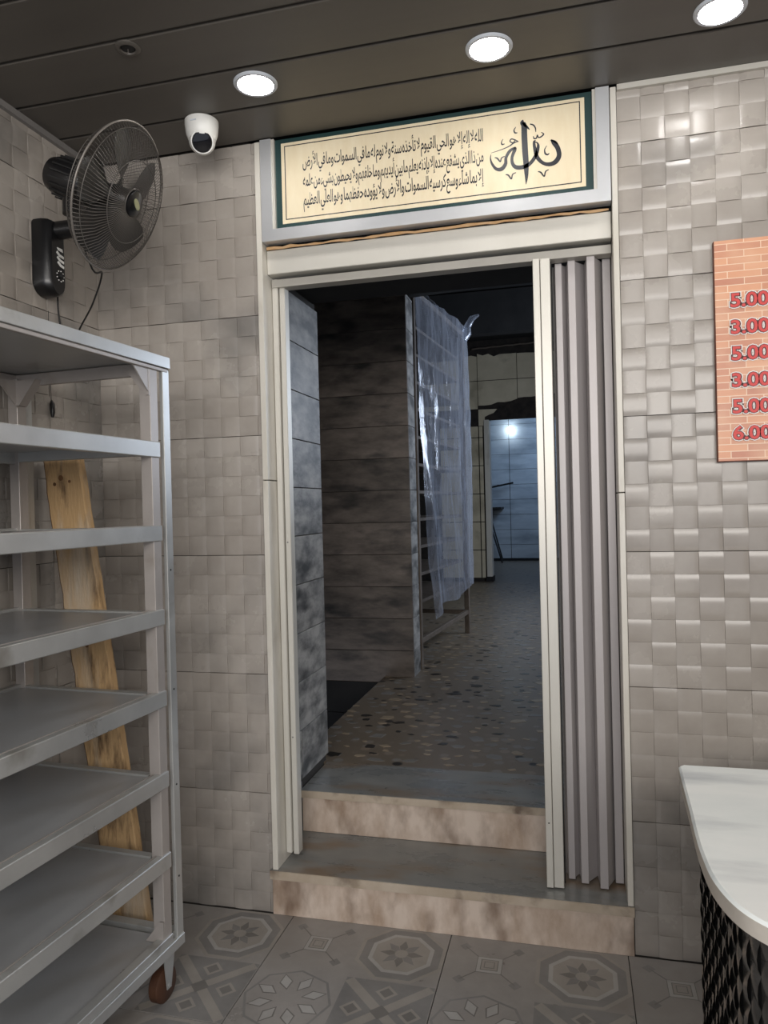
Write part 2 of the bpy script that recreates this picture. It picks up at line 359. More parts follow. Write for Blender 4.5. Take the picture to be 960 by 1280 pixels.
# floor
mb = MB(); mb.box((XL - 0.2, YF, -0.1), (XR + 0.2, 0.02, -0.004), T['grout'])
floor = structure(mb, 'floor', 'grey patterned ceramic tile floor of the shop in front of the marble steps', 'floor')
FT = 0.5554
def floor_tile_mesh():
    mb = MB(); g = 0.0015; S = FT; c = S / 4
    mb.box((g, g, -0.008), (S - g, S - g, 0), T['ftile'])
    lev = [0]
    def poly(pts, m, lv): mb.add([(x, y, 0.0002 * lv) for x, y in pts], [list(range(len(pts)))], m)
    def ngon(cx, cy, r, n, rot=0): return [(cx + r * math.cos(rot + 2 * PI * k / n), cy + r * math.sin(rot + 2 * PI * k / n)) for k in range(n)]
    def clip(p): return [(min(max(x, g), S - g), min(max(y, g), S - g)) for x, y in p]
    def line(a, b, wd, m, lv):
        a = Vector(a); b = Vector(b); d = (b - a).normalized(); n = Vector((-d.y, d.x)) * wd / 2
        poly([tuple(a + n), tuple(a - n), tuple(b - n), tuple(b + n)], m, lv)
    def ringoct(cx, cy, seq, n=8, rot=PI / 8, lv=1):
        for k, (r, m) in enumerate(seq): poly(clip(ngon(cx, cy, r, n, rot)), m, lv + k)
    # A nested squares, upper left
    ax, ay = c, 3 * c
    for q in range(4):
        a = PI / 4 + q * PI / 2; r0, r1 = 0.052, 0.118
        line((ax + r0 * math.cos(a), ay + r0 * math.sin(a)), (ax + r1 * math.cos(a), ay + r1 * math.sin(a)), 0.004, T['fdark'], 2)
        cx_, cy_ = ax + 0.118 * math.cos(a), ay + 0.118 * math.sin(a)
        poly(clip([(cx_ - 0.02, cy_), (cx_, cy_ - 0.02), (cx_ + 0.02, cy_), (cx_, cy_ + 0.02)]), T['fmid'], 1)
    ringoct(ax, ay, [(0.056, T['fdark']), (0.053, T['flight']), (0.038, T['fdark']), (0.034, T['fwarm']), (0.023, T['fdark']), (0.019, T['fwarm'])], 4, PI / 4, 2)
    # B octagon medallion, upper right
    bx, by = 3 * c, 3 * c
    ringoct(bx, by, [(0.149, T['fwarm']), (0.136, T['fmid']), (0.108, T['flight']), (0.094, T['fwarm'])], 8, PI / 8, 1)
    for k in range(8):
        a = k * PI / 4; poly([(bx, by), (bx + 0.040 * math.cos(a - 0.36), by + 0.040 * math.sin(a - 0.36)), (bx + 0.070 * math.cos(a), by + 0.070 * math.sin(a)), (bx + 0.040 * math.cos(a + 0.36), by + 0.040 * math.sin(a + 0.36))], T['fmid'] if k % 2 else T['fdark'], 6)
    ringoct(bx, by, [(0.022, T['fwarm'])], 8, 0, 7)
    # C eight-petal star, lower left
    sx, sy = c, c
    ringoct(sx, sy, [(0.135, T['fmid']), (0.127, T['ftile'])], 8, 0, 1)
    for k in range(8):
        a = PI / 8 + k * PI / 4
        def pt(r, da, a=a): return (sx + r * math.cos(a + da), sy + r * math.sin(a + da))
        poly([pt(0.040, 0), pt(0.080, -0.27), pt(0.118, 0), pt(0.080, 0.27)], T['fdark'], 3)
        poly([pt(0.047, 0), pt(0.080, -0.21), pt(0.111, 0), pt(0.080, 0.21)], T['flight'], 4)
    # D crossing bands, lower right
    dx, dy = 3 * c, c; e = c - 0.004
    poly([(dx - e, dy - e), (dx + e, dy - e), (dx + e, dy + e), (dx - e, dy + e)], T['fmid'], 1)
    for a_, b_ in (((-e, -e), (e, e)), ((-e, e), (e, -e))):
        line((dx + a_[0] * 0.93, dy + a_[1] * 0.93), (dx + b_[0] * 0.93, dy + b_[1] * 0.93), 0.030, T['fwarm'], 2)
    for k in range(4):
        a = k * PI / 2; q = [(dx + math.cos(a) * 0.085 + 0.034 * math.cos(PI / 4 * 0 + j * PI / 2), dy + math.sin(a) * 0.085 + 0.034 * math.sin(j * PI / 2)) for j in range(4)]
        poly(q, T['fwarm'], 3)
        q = [(dx + math.cos(a) * 0.085 + 0.022 * math.cos(j * PI / 2), dy + math.sin(a) * 0.085 + 0.022 * math.sin(j * PI / 2)) for j in range(4)]
        poly(q, T['fdark'], 4)
    poly(ngon(dx, dy, 0.03, 4, 0), T['fdark'], 4)
    return mb.mesh('tile')
fm = floor_tile_mesh()
for i in range(-2, 6):
    for j in range(0, 7):
        x = -0.974 + i * FT; y = -0.004 - (j + 1) * FT
        if x > XR: continue
        place('tile', fm, floor, (x, y, 0))

# back wall (two piers and a lintel) with tiles
def pier(name, x0, x1, label):
    mb = MB(); mb.box((x0, 0.010, 0), (x1, 0.62, 2.72), T['grout'])
    return structure(mb, name, label, 'wall')
wl = pier('wall_back', -3.3, -1.075, 'basketweave tiled back wall between the left corner and the doorway')
tile_wall(wl, XL - 0.008, -1.046, 0, H, 0.70, lambda me, a, z: place('tile', me, wl, (a, 0.010, z)))
wr = pier('wall_back', 0.1565, XR + 0.2, 'basketweave tiled back wall right of the doorway behind the price board and counter')
tile_wall(wr, 0.158, XR, 0, H, 0.84, lambda me, a, z: place('tile', me, wr, (a, 0.010, z)))
mb = MB(); mb.box((-1.08, 0.05, 2.30), (0.165, 0.62, 2.74), T['soot_shade'])
structure(mb, 'wall_lintel', 'dark lintel over the doorway behind the calligraphy sign', 'wall')
mb = MB(); mb.box((XL - 0.15, YF, 0), (XL - 0.010, 0.01, 2.72), T['grout'])
wa = structure(mb, 'wall_left', 'basketweave tiled left wall behind the steel rack and the fan', 'wall')
# tiles run toward the viewer from a joint at Y=-0.28
def put_left(me, a, z): place('tile', me, wa, (XL - 0.010, a, z), PI / 2)
for z in [0.42 * k for k in range(7)]:
    h = min(0.42, H - z)
    put_left(weave_tile(0.286, h), -0.28, z)
    for k in range(4): put_left(weave_tile(0.84, h), -0.28 - 0.84 * (k + 1), z)
mb = MB(); mb.box((XR + 0.010, YF, 0), (XR + 0.15, 0.01, 2.72), T['grout'])
wb = structure(mb, 'wall_right', 'basketweave tiled right wall of the shop', 'wall')
for z in [0.42 * k for k in range(7)]:
    h = min(0.42, H - z)
    for k in range(5): place('tile', weave_tile(0.84, h), wb, (XR + 0.010, -0.84 * k, z), -PI / 2)
# ceiling
mb = MB(); mb.box((XL - 0.2, YF, 2.712), (XR + 0.2, 0.03, 2.78), T['soot_shade'])
ce = structure(mb, 'ceiling', 'dark taupe strip panel ceiling of the shop with round downlights', 'ceiling')
ys = [-0.002, -0.208] + [-0.413 - 0.2115 * k for k in range(0, 18)]
pm = {}
for a, b in zip(ys, ys[1:]):
    wd = round(a - b, 4)
    if wd not in pm:
        m_ = MB(); L_ = XR - XL
        m_.prism([(0.0035, 0.002), (0.006, 0), (wd - 0.012, 0), (wd - 0.0085, 0.006), (wd, 0.006), (wd, 0.011), (0.0035, 0.011)], (0, L_), T['ceil'], ax=0)
        pm[wd] = m_.mesh('panel')
    place('panel', pm[wd], ce, (XL, b, 2.70))
def trim(n, a, b, m, label, bev=0.0):
    mb = MB(); mb.box(a, b, m, bev=bev); return tag(mb.build('trim_%d' % n), label, 'trim', kind='structure')
trim(1, (0.16, -0.012, 2.683), (XR, 0.001, 2.70), T['alu'], 'thin pale cornice strip where the right back wall meets the ceiling')
trim(2, (XL - 0.002, YF, 2.680), (XL + 0.014, -0.004, 2.70), T['foldweb'], 'thin dark cornice strip along the top of the left wall')
# marble door lining strips in two lengths
for n, (a, b, za, zb, lab) in enumerate([(-1.046, -1.026, 0.158, 1.520, 'lower length of the marble strip lining the left side of the doorway'),
                                          (-1.046, -1.026, 1.523, 2.695, 'upper length of the marble strip lining the left side of the doorway'),
                                          (0.139, 0.157, 0.158, 1.443, 'lower length of the marble strip lining the right side of the doorway'),
                                          (0.139, 0.157, 1.446, 2.695, 'upper length of the marble strip lining the right side of the doorway')]):
    trim(3 + n, (a, -0.010, za), (b, 0.135, zb), T['strip'], lab, bev=0.0015)

# steps
def step(name, label, y0, y1, za, zb, th, x0, x1, lip=0.012):
    t = thing(name, label, 'step', ((x0 + x1) / 2, (y0 + y1) / 2, za), kind='structure')
    mb = MB(); mb.box((x0, y0, za), (x1, y0 + 0.02, zb - th), T['marble'], bev=0.001); mb.build('riser', t)
    mb = MB(); mb.box((x0, y0 + 0.02, za), (x1, y1, zb - th), T['dark']); mb.build('core', t)
    mb = MB(); mb.box((x0 - 0.004, y0 - lip + 0.004, zb - th), (x1 + 0.002, y1, zb), T['tread']); mb.build('tread', t)
    mb = MB(); mb.box((x0 - 0.004, y0 - lip, zb - th), (x1 + 0.002, y0 - lip + 0.004, zb - 0.001), T['nosing']); mb.build('nosing', t)
    return t
step('step', 'lower marble step of the doorway, standing on the patterned floor', -0.006, 0.62, 0.0, 0.158, 0.030, -1.050, 0.156)
step('step', 'upper marble step of the doorway, below the terrazzo floor', 0.305, 0.62, 0.159, 0.322, 0.028, -1.050, 0.156)

# jamb planks on the left of the passage
mb = MB(); mb.box((-1.075, 0.145, 0.158), (-1.068, 0.645, 2.30), T['grout'])
jb = structure(mb, 'wall_jamb', 'left side of the doorway passage clad in grey wood-look planks', 'wall')
zj = [0.353 + 0.1918 * k for k in range(11)]
for k, (a, b) in enumerate(zip(zj, zj[1:])):
    b = min(b, 2.30)
    if k == 0:
        q = MB(); q.box((-1.068, 0.15, a + 0.001), (-1.056, 0.33, b - 0.002), T['plank'], bev=0.001); q.build('plank', jb)
        q = MB(); q.box((-1.068, 0.333, a + 0.001), (-1.0555, 0.645, b - 0.002), T['plank'], bev=0.001); q.build('plank', jb)
    else:
        q = MB(); q.box((-1.068, 0.15, a + 0.001), (-1.056, 0.645, b - 0.002), T['plank'], bev=0.001); q.build('plank', jb)
q = MB(); q.box((-1.068, 0.15, 0.16), (-1.052, 0.31, 0.352), T['tread'], bev=0.001); tag(q.build('plank', jb), 'plain dark stone piece at the foot of the jamb')

# ---------------------------------------------------------------- door frame, folding door
dr = thing('door_1', 'cream aluminium door frame with a boxed header around the doorway', 'door frame', (-0.44, 0.07, 0.16), kind='structure')
q = MB(); q.box((-1.024, 0.066, 0.185), (-1.003, 0.115, 2.240), T['alu'], bev=0.002); q.build('jamb', dr)
q = MB(); q.box((-1.000, 0.075, 0.178), (-0.980, 0.115, 2.225), T['alu'], bev=0.002); q.build('jamb', dr)
q = MB(); q.box((-1.025, 0.030, 2.246), (0.137, 0.100, 2.330), T['alu'], bev=0.002); q.build('header', dr)
q = MB(); q.box((-1.022, 0.060, 2.208), (0.137, 0.110, 2.236), T['fold2'], bev=0.001); q.build('track', dr)
q = MB(); random.seed(3)
pts = []
for k in range(40):
    x = -1.02 + 1.15 * k / 39; pts.append((x, 0.022 + random.uniform(-0.002, 0.002), 2.3335 + random.uniform(-0.0015, 0.002)))
q.tube(pts, [0.004 + random.uniform(-0.0015, 0.002) for _ in pts], T['foam'], n=6); tag(q.build('sealant_bead', dr, 40), 'uneven orange sealant bead')
for x, y, z in ((-0.992, 0.0745, 1.30), (-0.992, 0.0745, 0.6)):
    q = MB(); q.lathe([(0.003, 0), (0.003, 0.001)], T['foldweb'], 8, Matrix.Translation((x, y, z)) @ Matrix.Rotation(PI / 2, 4, 'X')); q.build('screw', dr)

fd = thing('folding_door', 'grey folding door pushed open and stacked against the right side of the doorway', 'door', (0.02, 0.09, 0.158))
zt, zb_ = 2.210, 0.163
def bar(x0, x1, y0, y1, m, name, top=zt, bot=zb_, lab=None):
    q = MB(); q.box((x0, y0, bot), (x1, y1, top), m, bev=0.0015); o = q.build(name, fd)
    if lab: tag(o, lab)
    return o
bar(-0.109, -0.087, 0.046, 0.100, T['alu'], 'lead_post', lab='cream leading edge post')
bar(-0.0855, -0.054, 0.050, 0.100, T['alu'], 'lead_post', lab='cream leading edge post, wider')
q = MB(); q.box((-0.0535, 0.085, zb_), (-0.0505, 0.105, zt), T['blackm']); q.build('rubber_seal', fd)
for x0, x1, y, nx, ny in ((-0.040, -0.018, 0.118, -0.006, 0.155), (0.001, 0.025, 0.096, 0.052, 0.150), (0.060, 0.086, 0.072, 0.112, 0.150), (0.110, 0.136, 0.118, None, None)):
    o = bar(x0, x1, y, y + 0.012, T['fold'], 'panel')
    if nx is not None:
        for (xa, ya, xb, yb) in ((x1 - 0.003, y + 0.006, nx, ny), (x0 + 0.003, y + 0.008, x0 - 0.004, ny)):
            d = Vector((xb - xa, yb - ya, 0)); n = Vector((-d.y, d.x, 0)).normalized() * 0.002; a_ = Vector((xa, ya, 0)); b_ = Vector((xb, yb, 0))
            q = MB(); q.prism([(p.x, p.y) for p in (a_ - n, b_ - n, b_ + n, a_ + n)], (zb_ + 0.004, zt - 0.004), T['fold']); q.build('web', o)
q = MB(); q.box((-0.05, 0.156, zb_), (0.137, 0.160, zt), T['foldweb']); q.build('backing_strip', fd)
q = MB(); q.lathe([(0.0025, 0), (0.0025, 0.001)], T['blackm'], 8, Matrix.Translation((-0.098, 0.0455, 0.375)) @ Matrix.Rotation(PI / 2, 4, 'X')); q.build('screw', fd)

# ---------------------------------------------------------------- sign
sg = thing('calligraphy_sign', 'long cream calligraphy sign with dark green border in a silver frame above the doorway', 'sign', (-0.44, 0.0, 2.345))
def mitre(mb, x0, x1, z0, z1, wd, y0, y1, m, side):
    if side == 'b': P = [(x0, z0), (x1, z0), (x1 - wd, z0 + wd), (x0 + wd, z0 + wd)]
    if side == 't': P = [(x0 + 0.012, z1 - 0.012), (x1 - 0.012, z1 - 0.012), (x1, z1), (x0, z1)]
    if side == 'l': P = [(x0, z0), (x0 + wd, z0 + wd), (x0 + wd, z1), (x0, z1)]
    if side == 'r': P = [(x1 - wd, z0 + wd), (x1, z0), (x1, z1), (x1 - wd, z1)]
    mb.prism(P, (y0, y1), m, ax=1)
for sd in 'blr':
    q = MB(); mitre(q, -1.022, 0.136, 2.346, 2.697, 0.040, -0.016, 0.03, T['silver'], sd); q.build('frame_rail', sg)
for x0, x1 in ((-0.982, -0.972), (0.086, 0.096)):
    q = MB(); q.box((x0, -0.010, 2.386), (x1, 0.012, 2.697), T['alu']); q.build('inner_bead', sg)
q = MB(); q.box((-0.972, 0.002, 2.387), (0.086, 0.012, 2.697), T['green']); q.build('border', sg)
q = MB(); q.box((-0.950, 0.0005, 2.405), (0.063, 0.004, 2.682), T['cream']); panel = q.build('banner', sg)
def rect_line(x0, x1, z0, z1, t, y, m, name):
    q = MB()
    for a, b in (((x0, z0), (x1, z0 + t)), ((x0, z1 - t), (x1, z1)), ((x0, z0), (x0 + t, z1)), ((x1 - t, z0), (x1, z1))):
        q.box((a[0], y - 0.0004, a[1]), (b[0], y, b[1]), m)
    return q.build(name, sg)
rect_line(-0.938, 0.050, 2.418, 2.672, 0.003, 0.0004, T['ink'], 'inner_line')

ISO = {'ا': (0xFE8D, 0xFE8E, 0, 0), 'أ': (0xFE83, 0xFE84, 0, 0), 'إ': (0xFE87, 0xFE88, 0, 0), 'ب': (0xFE8F, 0xFE90, 0xFE91, 0xFE92), 'ة': (0xFE93, 0xFE94, 0, 0),
       'ت': (0xFE95, 0xFE96, 0xFE97, 0xFE98), 'ح': (0xFEA1, 0xFEA2, 0xFEA3, 0xFEA4), 'خ': (0xFEA5, 0xFEA6, 0xFEA7, 0xFEA8), 'د': (0xFEA9, 0xFEAA, 0, 0), 'ذ': (0xFEAB, 0xFEAC, 0, 0),
       'ر': (0xFEAD, 0xFEAE, 0, 0), 'س': (0xFEB1, 0xFEB2, 0xFEB3, 0xFEB4), 'ش': (0xFEB5, 0xFEB6, 0xFEB7, 0xFEB8), 'ض': (0xFEBD, 0xFEBE, 0xFEBF, 0xFEC0), 'ط': (0xFEC1, 0xFEC2, 0xFEC3, 0xFEC4),
       'ظ': (0xFEC5, 0xFEC6, 0xFEC7, 0xFEC8), 'ع': (0xFEC9, 0xFECA, 0xFECB, 0xFECC), 'ف': (0xFED1, 0xFED2, 0xFED3, 0xFED4), 'ق': (0xFED5, 0xFED6, 0xFED7, 0xFED8), 'ك': (0xFED9, 0xFEDA, 0xFEDB, 0xFEDC),
       'ل': (0xFEDD, 0xFEDE, 0xFEDF, 0xFEE0), 'م': (0xFEE1, 0xFEE2, 0xFEE3, 0xFEE4), 'ن': (0xFEE5, 0xFEE6, 0xFEE7, 0xFEE8), 'ه': (0xFEE9, 0xFEEA, 0xFEEB, 0xFEEC), 'و': (0xFEED, 0xFEEE, 0, 0),
       'ؤ': (0xFE85, 0xFE86, 0, 0), 'ي': (0xFEF1, 0xFEF2, 0xFEF3, 0xFEF4), 'ء': (0xFE80, 0xFE80, 0, 0), 'ئ': (0xFE89, 0xFE8A, 0xFE8B, 0xFE8C)}
def shape_arabic(s):
    out = []; i = 0; joined = False
    while i < len(s):
        c = s[i]
        if c == 'ل' and i + 1 < len(s) and s[i + 1] in 'اأإ':
            base = {'ا': 0xFEFB, 'أ': 0xFEF7, 'إ': 0xFEF9}[s[i + 1]]; out.append(chr(base + (1 if joined else 0))); joined = False; i += 2; continue
        if c not in ISO: out.append(c); joined = False; i += 1; continue
        f = ISO[c]; nxt = i + 1 < len(s) and s[i + 1] in ISO and s[i + 1] != 'ء'; dual = f[2] != 0
        if joined: g = f[3] if (dual and nxt) else f[1]
        else: g = f[2] if (dual and nxt) else f[0]
        out.append(chr(g)); joined = dual and nxt; i += 1
    return ''.join(reversed(out))
def text_mesh(body, name, offset=0.0, space=None, depth=0.0):
    c = bpy.data.curves.new(name, 'FONT'); c.body = body; c.offset = offset; c.resolution_u = 3; c.extrude = depth
    if space: c.space_word = space
    o = bpy.data.objects.new(name, c); COL.objects.link(o); bpy.context.view_layer.update()
    me = bpy.data.meshes.new_from_object(o.evaluated_get(bpy.context.evaluated_depsgraph_get()))
    bpy.data.objects.remove(o); bpy.data.curves.remove(c); return me
def fit_text(body, name, x0, x1, z0, z1, y, m, parent, offset=0.0, space=None):
    me = text_mesh(body, name, offset, space)
    xs = [v.co.x for v in me.vertices]; ys_ = [v.co.y for v in me.vertices]
    a, b, c_, d = min(xs), max(xs), min(ys_), max(ys_)
    org = ORG[parent.name]
    for v in me.vertices:
        v.co = Vector((x0 + (v.co.x - a) / (b - a) * (x1 - x0), y, z0 + (v.co.y - c_) / (d - c_) * (z1 - z0))) - org
    me.materials.clear(); me.materials.append(m)
    o = bpy.data.objects.new(name, me); COL.objects.link(o); o.parent = parent; ORG[o.name] = org; return o
lines = ['الله لا إله إلا هو الحي القيوم لا تأخذه سنة ولا نوم له ما في السموات وما في الأرض',
         'من ذا الذي يشفع عنده إلا بإذنه يعلم ما بين أيديهم وما خلفهم ولا يحيطون بشيء من علمه',
         'إلا بما شاء وسع كرسيه السموات والأرض ولا يؤوده حفظهما وهو العلي العظيم']
for k, s in enumerate(lines):
    zc = 2.606 - k * 0.066
    fit_text(shape_arabic(s), 'verse_line', -0.872, -0.254, zc - 0.039, zc + 0.039, -0.0002, T['ink'], sg, offset=0.013, space=0.25)

# the large word, brush strokes as ribbons of varying width; coordinates from a sheet of squared units
def AL(cx, cy): return Vector((-0.127 + (cx - 320) * 0.000417 - (cy - 120) * 0.0000092, 0, 2.639 - (cx - 320) * 0.0000595 - (cy - 120) * 0.000422))
def smoothpath(P, n=8):
    out = []
    for i in range(len(P) - 1):
        p0 = P[max(i - 1, 0)]; p1 = P[i]; p2 = P[i + 1]; p3 = P[min(i + 2, len(P) - 1)]
        for k in range(n):
            t = k / n
            out.append(tuple(0.5 * ((2 * p1[j]) + (-p0[j] + p2[j]) * t + (2 * p0[j] - 5 * p1[j] + 4 * p2[j] - p3[j]) * t * t + (-p0[j] + 3 * p1[j] - 3 * p2[j] + p3[j]) * t ** 3) for j in range(3)))
    out.append(tuple(P[-1])); return out
def stroke(mb, P, y=-0.0003):
    Q = smoothpath(P); L_, R_ = [], []
    for i, (x, yy, w_) in enumerate(Q):
        a = Q[max(i - 1, 0)]; b = Q[min(i + 1, len(Q) - 1)]; d = Vector((b[0] - a[0], b[1] - a[1])); d = d.normalized() if d.length > 1e-6 else Vector((1, 0))
        n = Vector((-d.y, d.x)) * max(w_, 1) / 2
        p = AL(x + n.x, yy + n.y); p.y = y; L_.append(p); p = AL(x - n.x, yy - n.y); p.y = y; R_.append(p)
    k = len(Q); mb.add(L_ + R_, [[i, i + 1, k + i + 1, k + i] for i in range(k - 1)], T['ink'])
big = MB()
STR = [
 [(322, 118, 6), (318, 140, 34), (330, 165, 42), (333, 250, 44), (338, 350, 44), (345, 450, 40), (348, 540, 26), (345, 602, 4)],   # alif
 [(318, 140, 16), (345, 165, 20), (372, 192, 6)],
 [(530, 268, 10), (552, 290, 34), (580, 330, 36), (590, 385, 34), (565, 430, 34), (520, 450, 30), (470, 440, 26), (430, 400, 30), (412, 340, 26), (405, 285, 18), (418, 272, 4)],  # first lam
 [(530, 268, 8), (560, 282, 16), (584, 302, 5)],
 [(405, 285, 10), (428, 290, 10), (436, 318, 22), (420, 380, 26), (380, 440, 26), (330, 470, 30), (275, 475, 32), (245, 450, 26), (240, 400, 22), (262, 340, 24), (268, 322, 6)],   # second lam
 [(268, 325, 14), (225, 350, 22), (195, 400, 22), (190, 450, 26), (160, 488, 30), (120, 488, 24), (88, 450, 18), (76, 410, 10), (80, 378, 4)],  # ha
 [(80, 368, 3), (150, 345, 6), (215, 318, 8), (255, 290, 10), (288, 280, 5)],
 [(288, 282, 8), (262, 268, 9), (235, 262, 9), (225, 280, 9), (248, 290, 9), (262, 272, 7)],
 [(268, 172, 5), (255, 195, 9), (262, 215, 12), (280, 215, 6)],
 [(172, 262, 4), (160, 285, 8), (165, 303, 11), (184, 298, 5)],
 [(375, 150, 9), (400, 158, 11), (415, 180, 10), (418, 210, 5)],
 [(400, 240, 5), (405, 258, 10), (422, 256, 10), (430, 232, 7), (438, 250, 10), (458, 245, 10), (476, 225, 10), (458, 212, 5)],
 [(500, 312, 4), (484, 340, 8), (488, 370, 13), (505, 378, 12), (518, 368, 5)],
 [(108, 402, 6), (128, 408, 12), (150, 432, 10), (160, 405, 9), (184, 392, 6)],
 [(190, 530, 6), (212, 535, 12), (234, 562, 10), (244, 528, 9), (270, 514, 6)],
 [(434, 505, 6), (456, 512, 12), (480, 540, 10), (490, 505, 9), (514, 490, 6)],
]
for s in STR: stroke(big, s)
big.build('large_word', sg)

# ---------------------------------------------------------------- ceiling fittings
def downlight(x, y, label, r=0.066):
    t = thing('ceiling_light', label, 'ceiling light', (x, y, 2.70), group='lit round downlights in the shop ceiling')
    M = Matrix.Translation((x, y, 2.70)) @ Matrix.Rotation(PI, 4, 'X')
    q = MB(); q.lathe([(r, -0.004), (r, 0.003), (r - 0.004, 0.007), (r - 0.012, 0.007), (r - 0.013, 0.003)], T['ring'], 40, M); q.build('ring', t, 40)
    q = MB(); q.lathe([(r - 0.0125, 0.002), (r - 0.014, 0.0055), (0.02, 0.0062)], T['lamp'], 40, M); q.build('diffuser', t, 40)
downlight(-0.895, -0.333, 'lit white round downlight nearest the security camera, left of the doorway sign')
downlight(-0.199, -0.310, 'lit white round downlight above the calligraphy sign, middle of the three')
downlight(0.403, -0.300, 'lit white round downlight above the tiled wall with the price board')
for yy in (-1.75, -3.0):
    for xx in (-0.9, 0.4): downlight(xx, yy, 'lit round downlight %s of the shop ceiling, %s row behind the viewer' % ('on the left' if xx < 0 else 'on the right', 'nearer' if yy > -2 else 'farther'))
x, y = -1.159, -0.592
t = thing('ceiling_fitting', 'small dark unlit round fitting set in the ceiling above the fan', 'ceiling fitting', (x, y, 2.70))
M = Matrix.Translation((x, y, 2.70)) @ Matrix.Rotation(PI, 4, 'X')
q = MB(); q.lathe([(0.034, -0.004), (0.034, 0.002), (0.028, 0.005), (0.022, 0.005), (0.020, 0.0)], T['ceil'], 28, M); q.build('rim', t, 40)
q = MB(); q.lathe([(0.0205, -0.002), (0.018, 0.002), (0.008, 0.003)], T['blackm'], 20, M); q.build('center_cap', t, 40)
q = MB(); q.tube([(x, y, 2.697), (x + 0.004, y - 0.004, 2.685), (x - 0.003, y - 0.01, 2.678)], 0.0018, T['wire'], n=6); q.build('clip', t)

# security camera
cx, cy = -1.152, -0.185
sc = thing('security_camera', 'white dome security camera with a black lens hanging from the ceiling beside the fan', 'camera', (cx, cy, 2.70))
M = Matrix.Translation((cx, cy, 2.70)) @ Matrix.Rotation(PI, 4, 'X')
q = MB(); q.lathe([(0.050, 0.0), (0.0545, 0.004), (0.0545, 0.016), (0.051, 0.045), (0.045, 0.062), (0.040, 0.066)], T['white'], 40, M); q.build('housing', sc, 35)
look = (CAM - Vector((cx, cy, 2.62))).normalized(); look = (look + Vector((0.0, 0, -0.08))).normalized()
MQ = Matrix.Translation((cx, cy, 2.634) ) @ look.to_track_quat('Z', 'Y').to_matrix().to_4x4()
prof = [(0.043 * math.sin(a), -0.043 * math.cos(a)) for a in [0.15 + k * 0.2 for k in range(12)]]
prof = [p for p in prof if p[1] < 0.022] + [(0.0365, 0.024), (0.036, 0.032), (0.0325, 0.032)]
q = MB(); q.lathe(prof, T['white'], 36, MQ); q.build('eyeball', sc, 35)
q = MB(); q.lathe([(0.032, 0.026), (0.032, 0.033), (0.029, 0.036), (0.014, 0.038), (0.004, 0.0385)], T['lens'], 36, MQ); q.build('lens', sc, 35)
q = MB(); q.box((cx - 0.012, cy - 0.0555, 2.676), (cx + 0.008, cy - 0.0535, 2.680), T['ring']); q.build('printed_mark', sc)

# ---------------------------------------------------------------- fan
def camray(px, py): return (fwd + rt * (px - 480) / FPX - up * (py - 640) / FPX)
FC = Vector((-1.250, -0.513, 2.330))            # rim centre
vd = (FC - CAM).normalized()
rr = (rt - vd * rt.dot(vd)).normalized(); uu = rr.cross(vd).normalized()
FA = (-vd * 0.554 + (rr * 0.936 - uu * 0.352) * 0.829).normalized()     # facing direction of the fan
RIM = 0.207
fan = thing('wall_fan', 'black wall fan with a dusty wire cage mounted on the left wall above the rack', 'fan', (XL, -0.29, 2.17))
MF = Matrix.Translation(FC) @ FA.to_track_quat('Z', 'Y').to_matrix().to_4x4()
def circ(r, z, n=72): return [(r * math.cos(2 * PI * k / n), r * math.sin(2 * PI * k / n), z) for k in range(n)]
def grille(name, prof, nw, hub_r, rings, rad=0.0009, m=None):
    q = MB()
    for k in range(nw):
        a = 2 * PI * k / nw
        q.tube([(r * math.cos(a + tw), r * math.sin(a + tw), z) for r, z, tw in prof], rad, m, n=3, cap=False, M=MF)
    for r, z, rd in rings: q.tube(circ(r, z), rd, m, n=5, closed=True, M=MF)
    return q.build(name, fan, 60)
grille('front_grille', [(0.040, 0.048, 0.20), (0.10, 0.045, 0.12), (0.16, 0.032, 0.05), (0.195, 0.013, 0.01), (0.206, 0.002, 0)], 110, 0.04,
       [(0.040, 0.048, 0.0018), (0.115, 0.043, 0.0013), (0.193, 0.015, 0.0012)], m=T['wire'])
grille('rear_grille', [(0.206, -0.002, 0), (0.196, -0.022, 0.0), (0.160, -0.052, 0.0), (0.11, -0.078, 0.0), (0.055, -0.092, 0)], 110, 0.05,
       [(0.055, -0.094, 0.0018), (0.12, -0.074, 0.0013), (0.188, -0.030, 0.0013)], m=T['wire'])
q = MB(); q.tube(circ(RIM, 0.0), 0.0030, T['rim'], n=8, closed=True, M=MF); q.build('rim_band', fan, 60)
q = MB(); q.lathe([(0.036, 0.046), (0.036, 0.052), (0.031, 0.056), (0.01, 0.058)], T['black'], 32, MF); cap_ = q.build('center_cap', fan, 40)
q = MB(); q.prism([(0.020 * math.cos(a), 0.009 * math.sin(a)) for a in [2 * PI * k / 24 for k in range(24)]], (0.0575, 0.0595), T['badge'], M=MF @ Matrix.Rotation(-0.5, 4, 'Z')); tag(q.build('badge', cap_), 'plain oval brass-coloured badge')
q = MB(); q.lathe([(0.012, -0.05), (0.030, -0.045), (0.034, -0.02), (0.033, 0.02), (0.026, 0.034), (0.01, 0.038)], T['black'], 28, MF); q.build('hub', fan, 40)
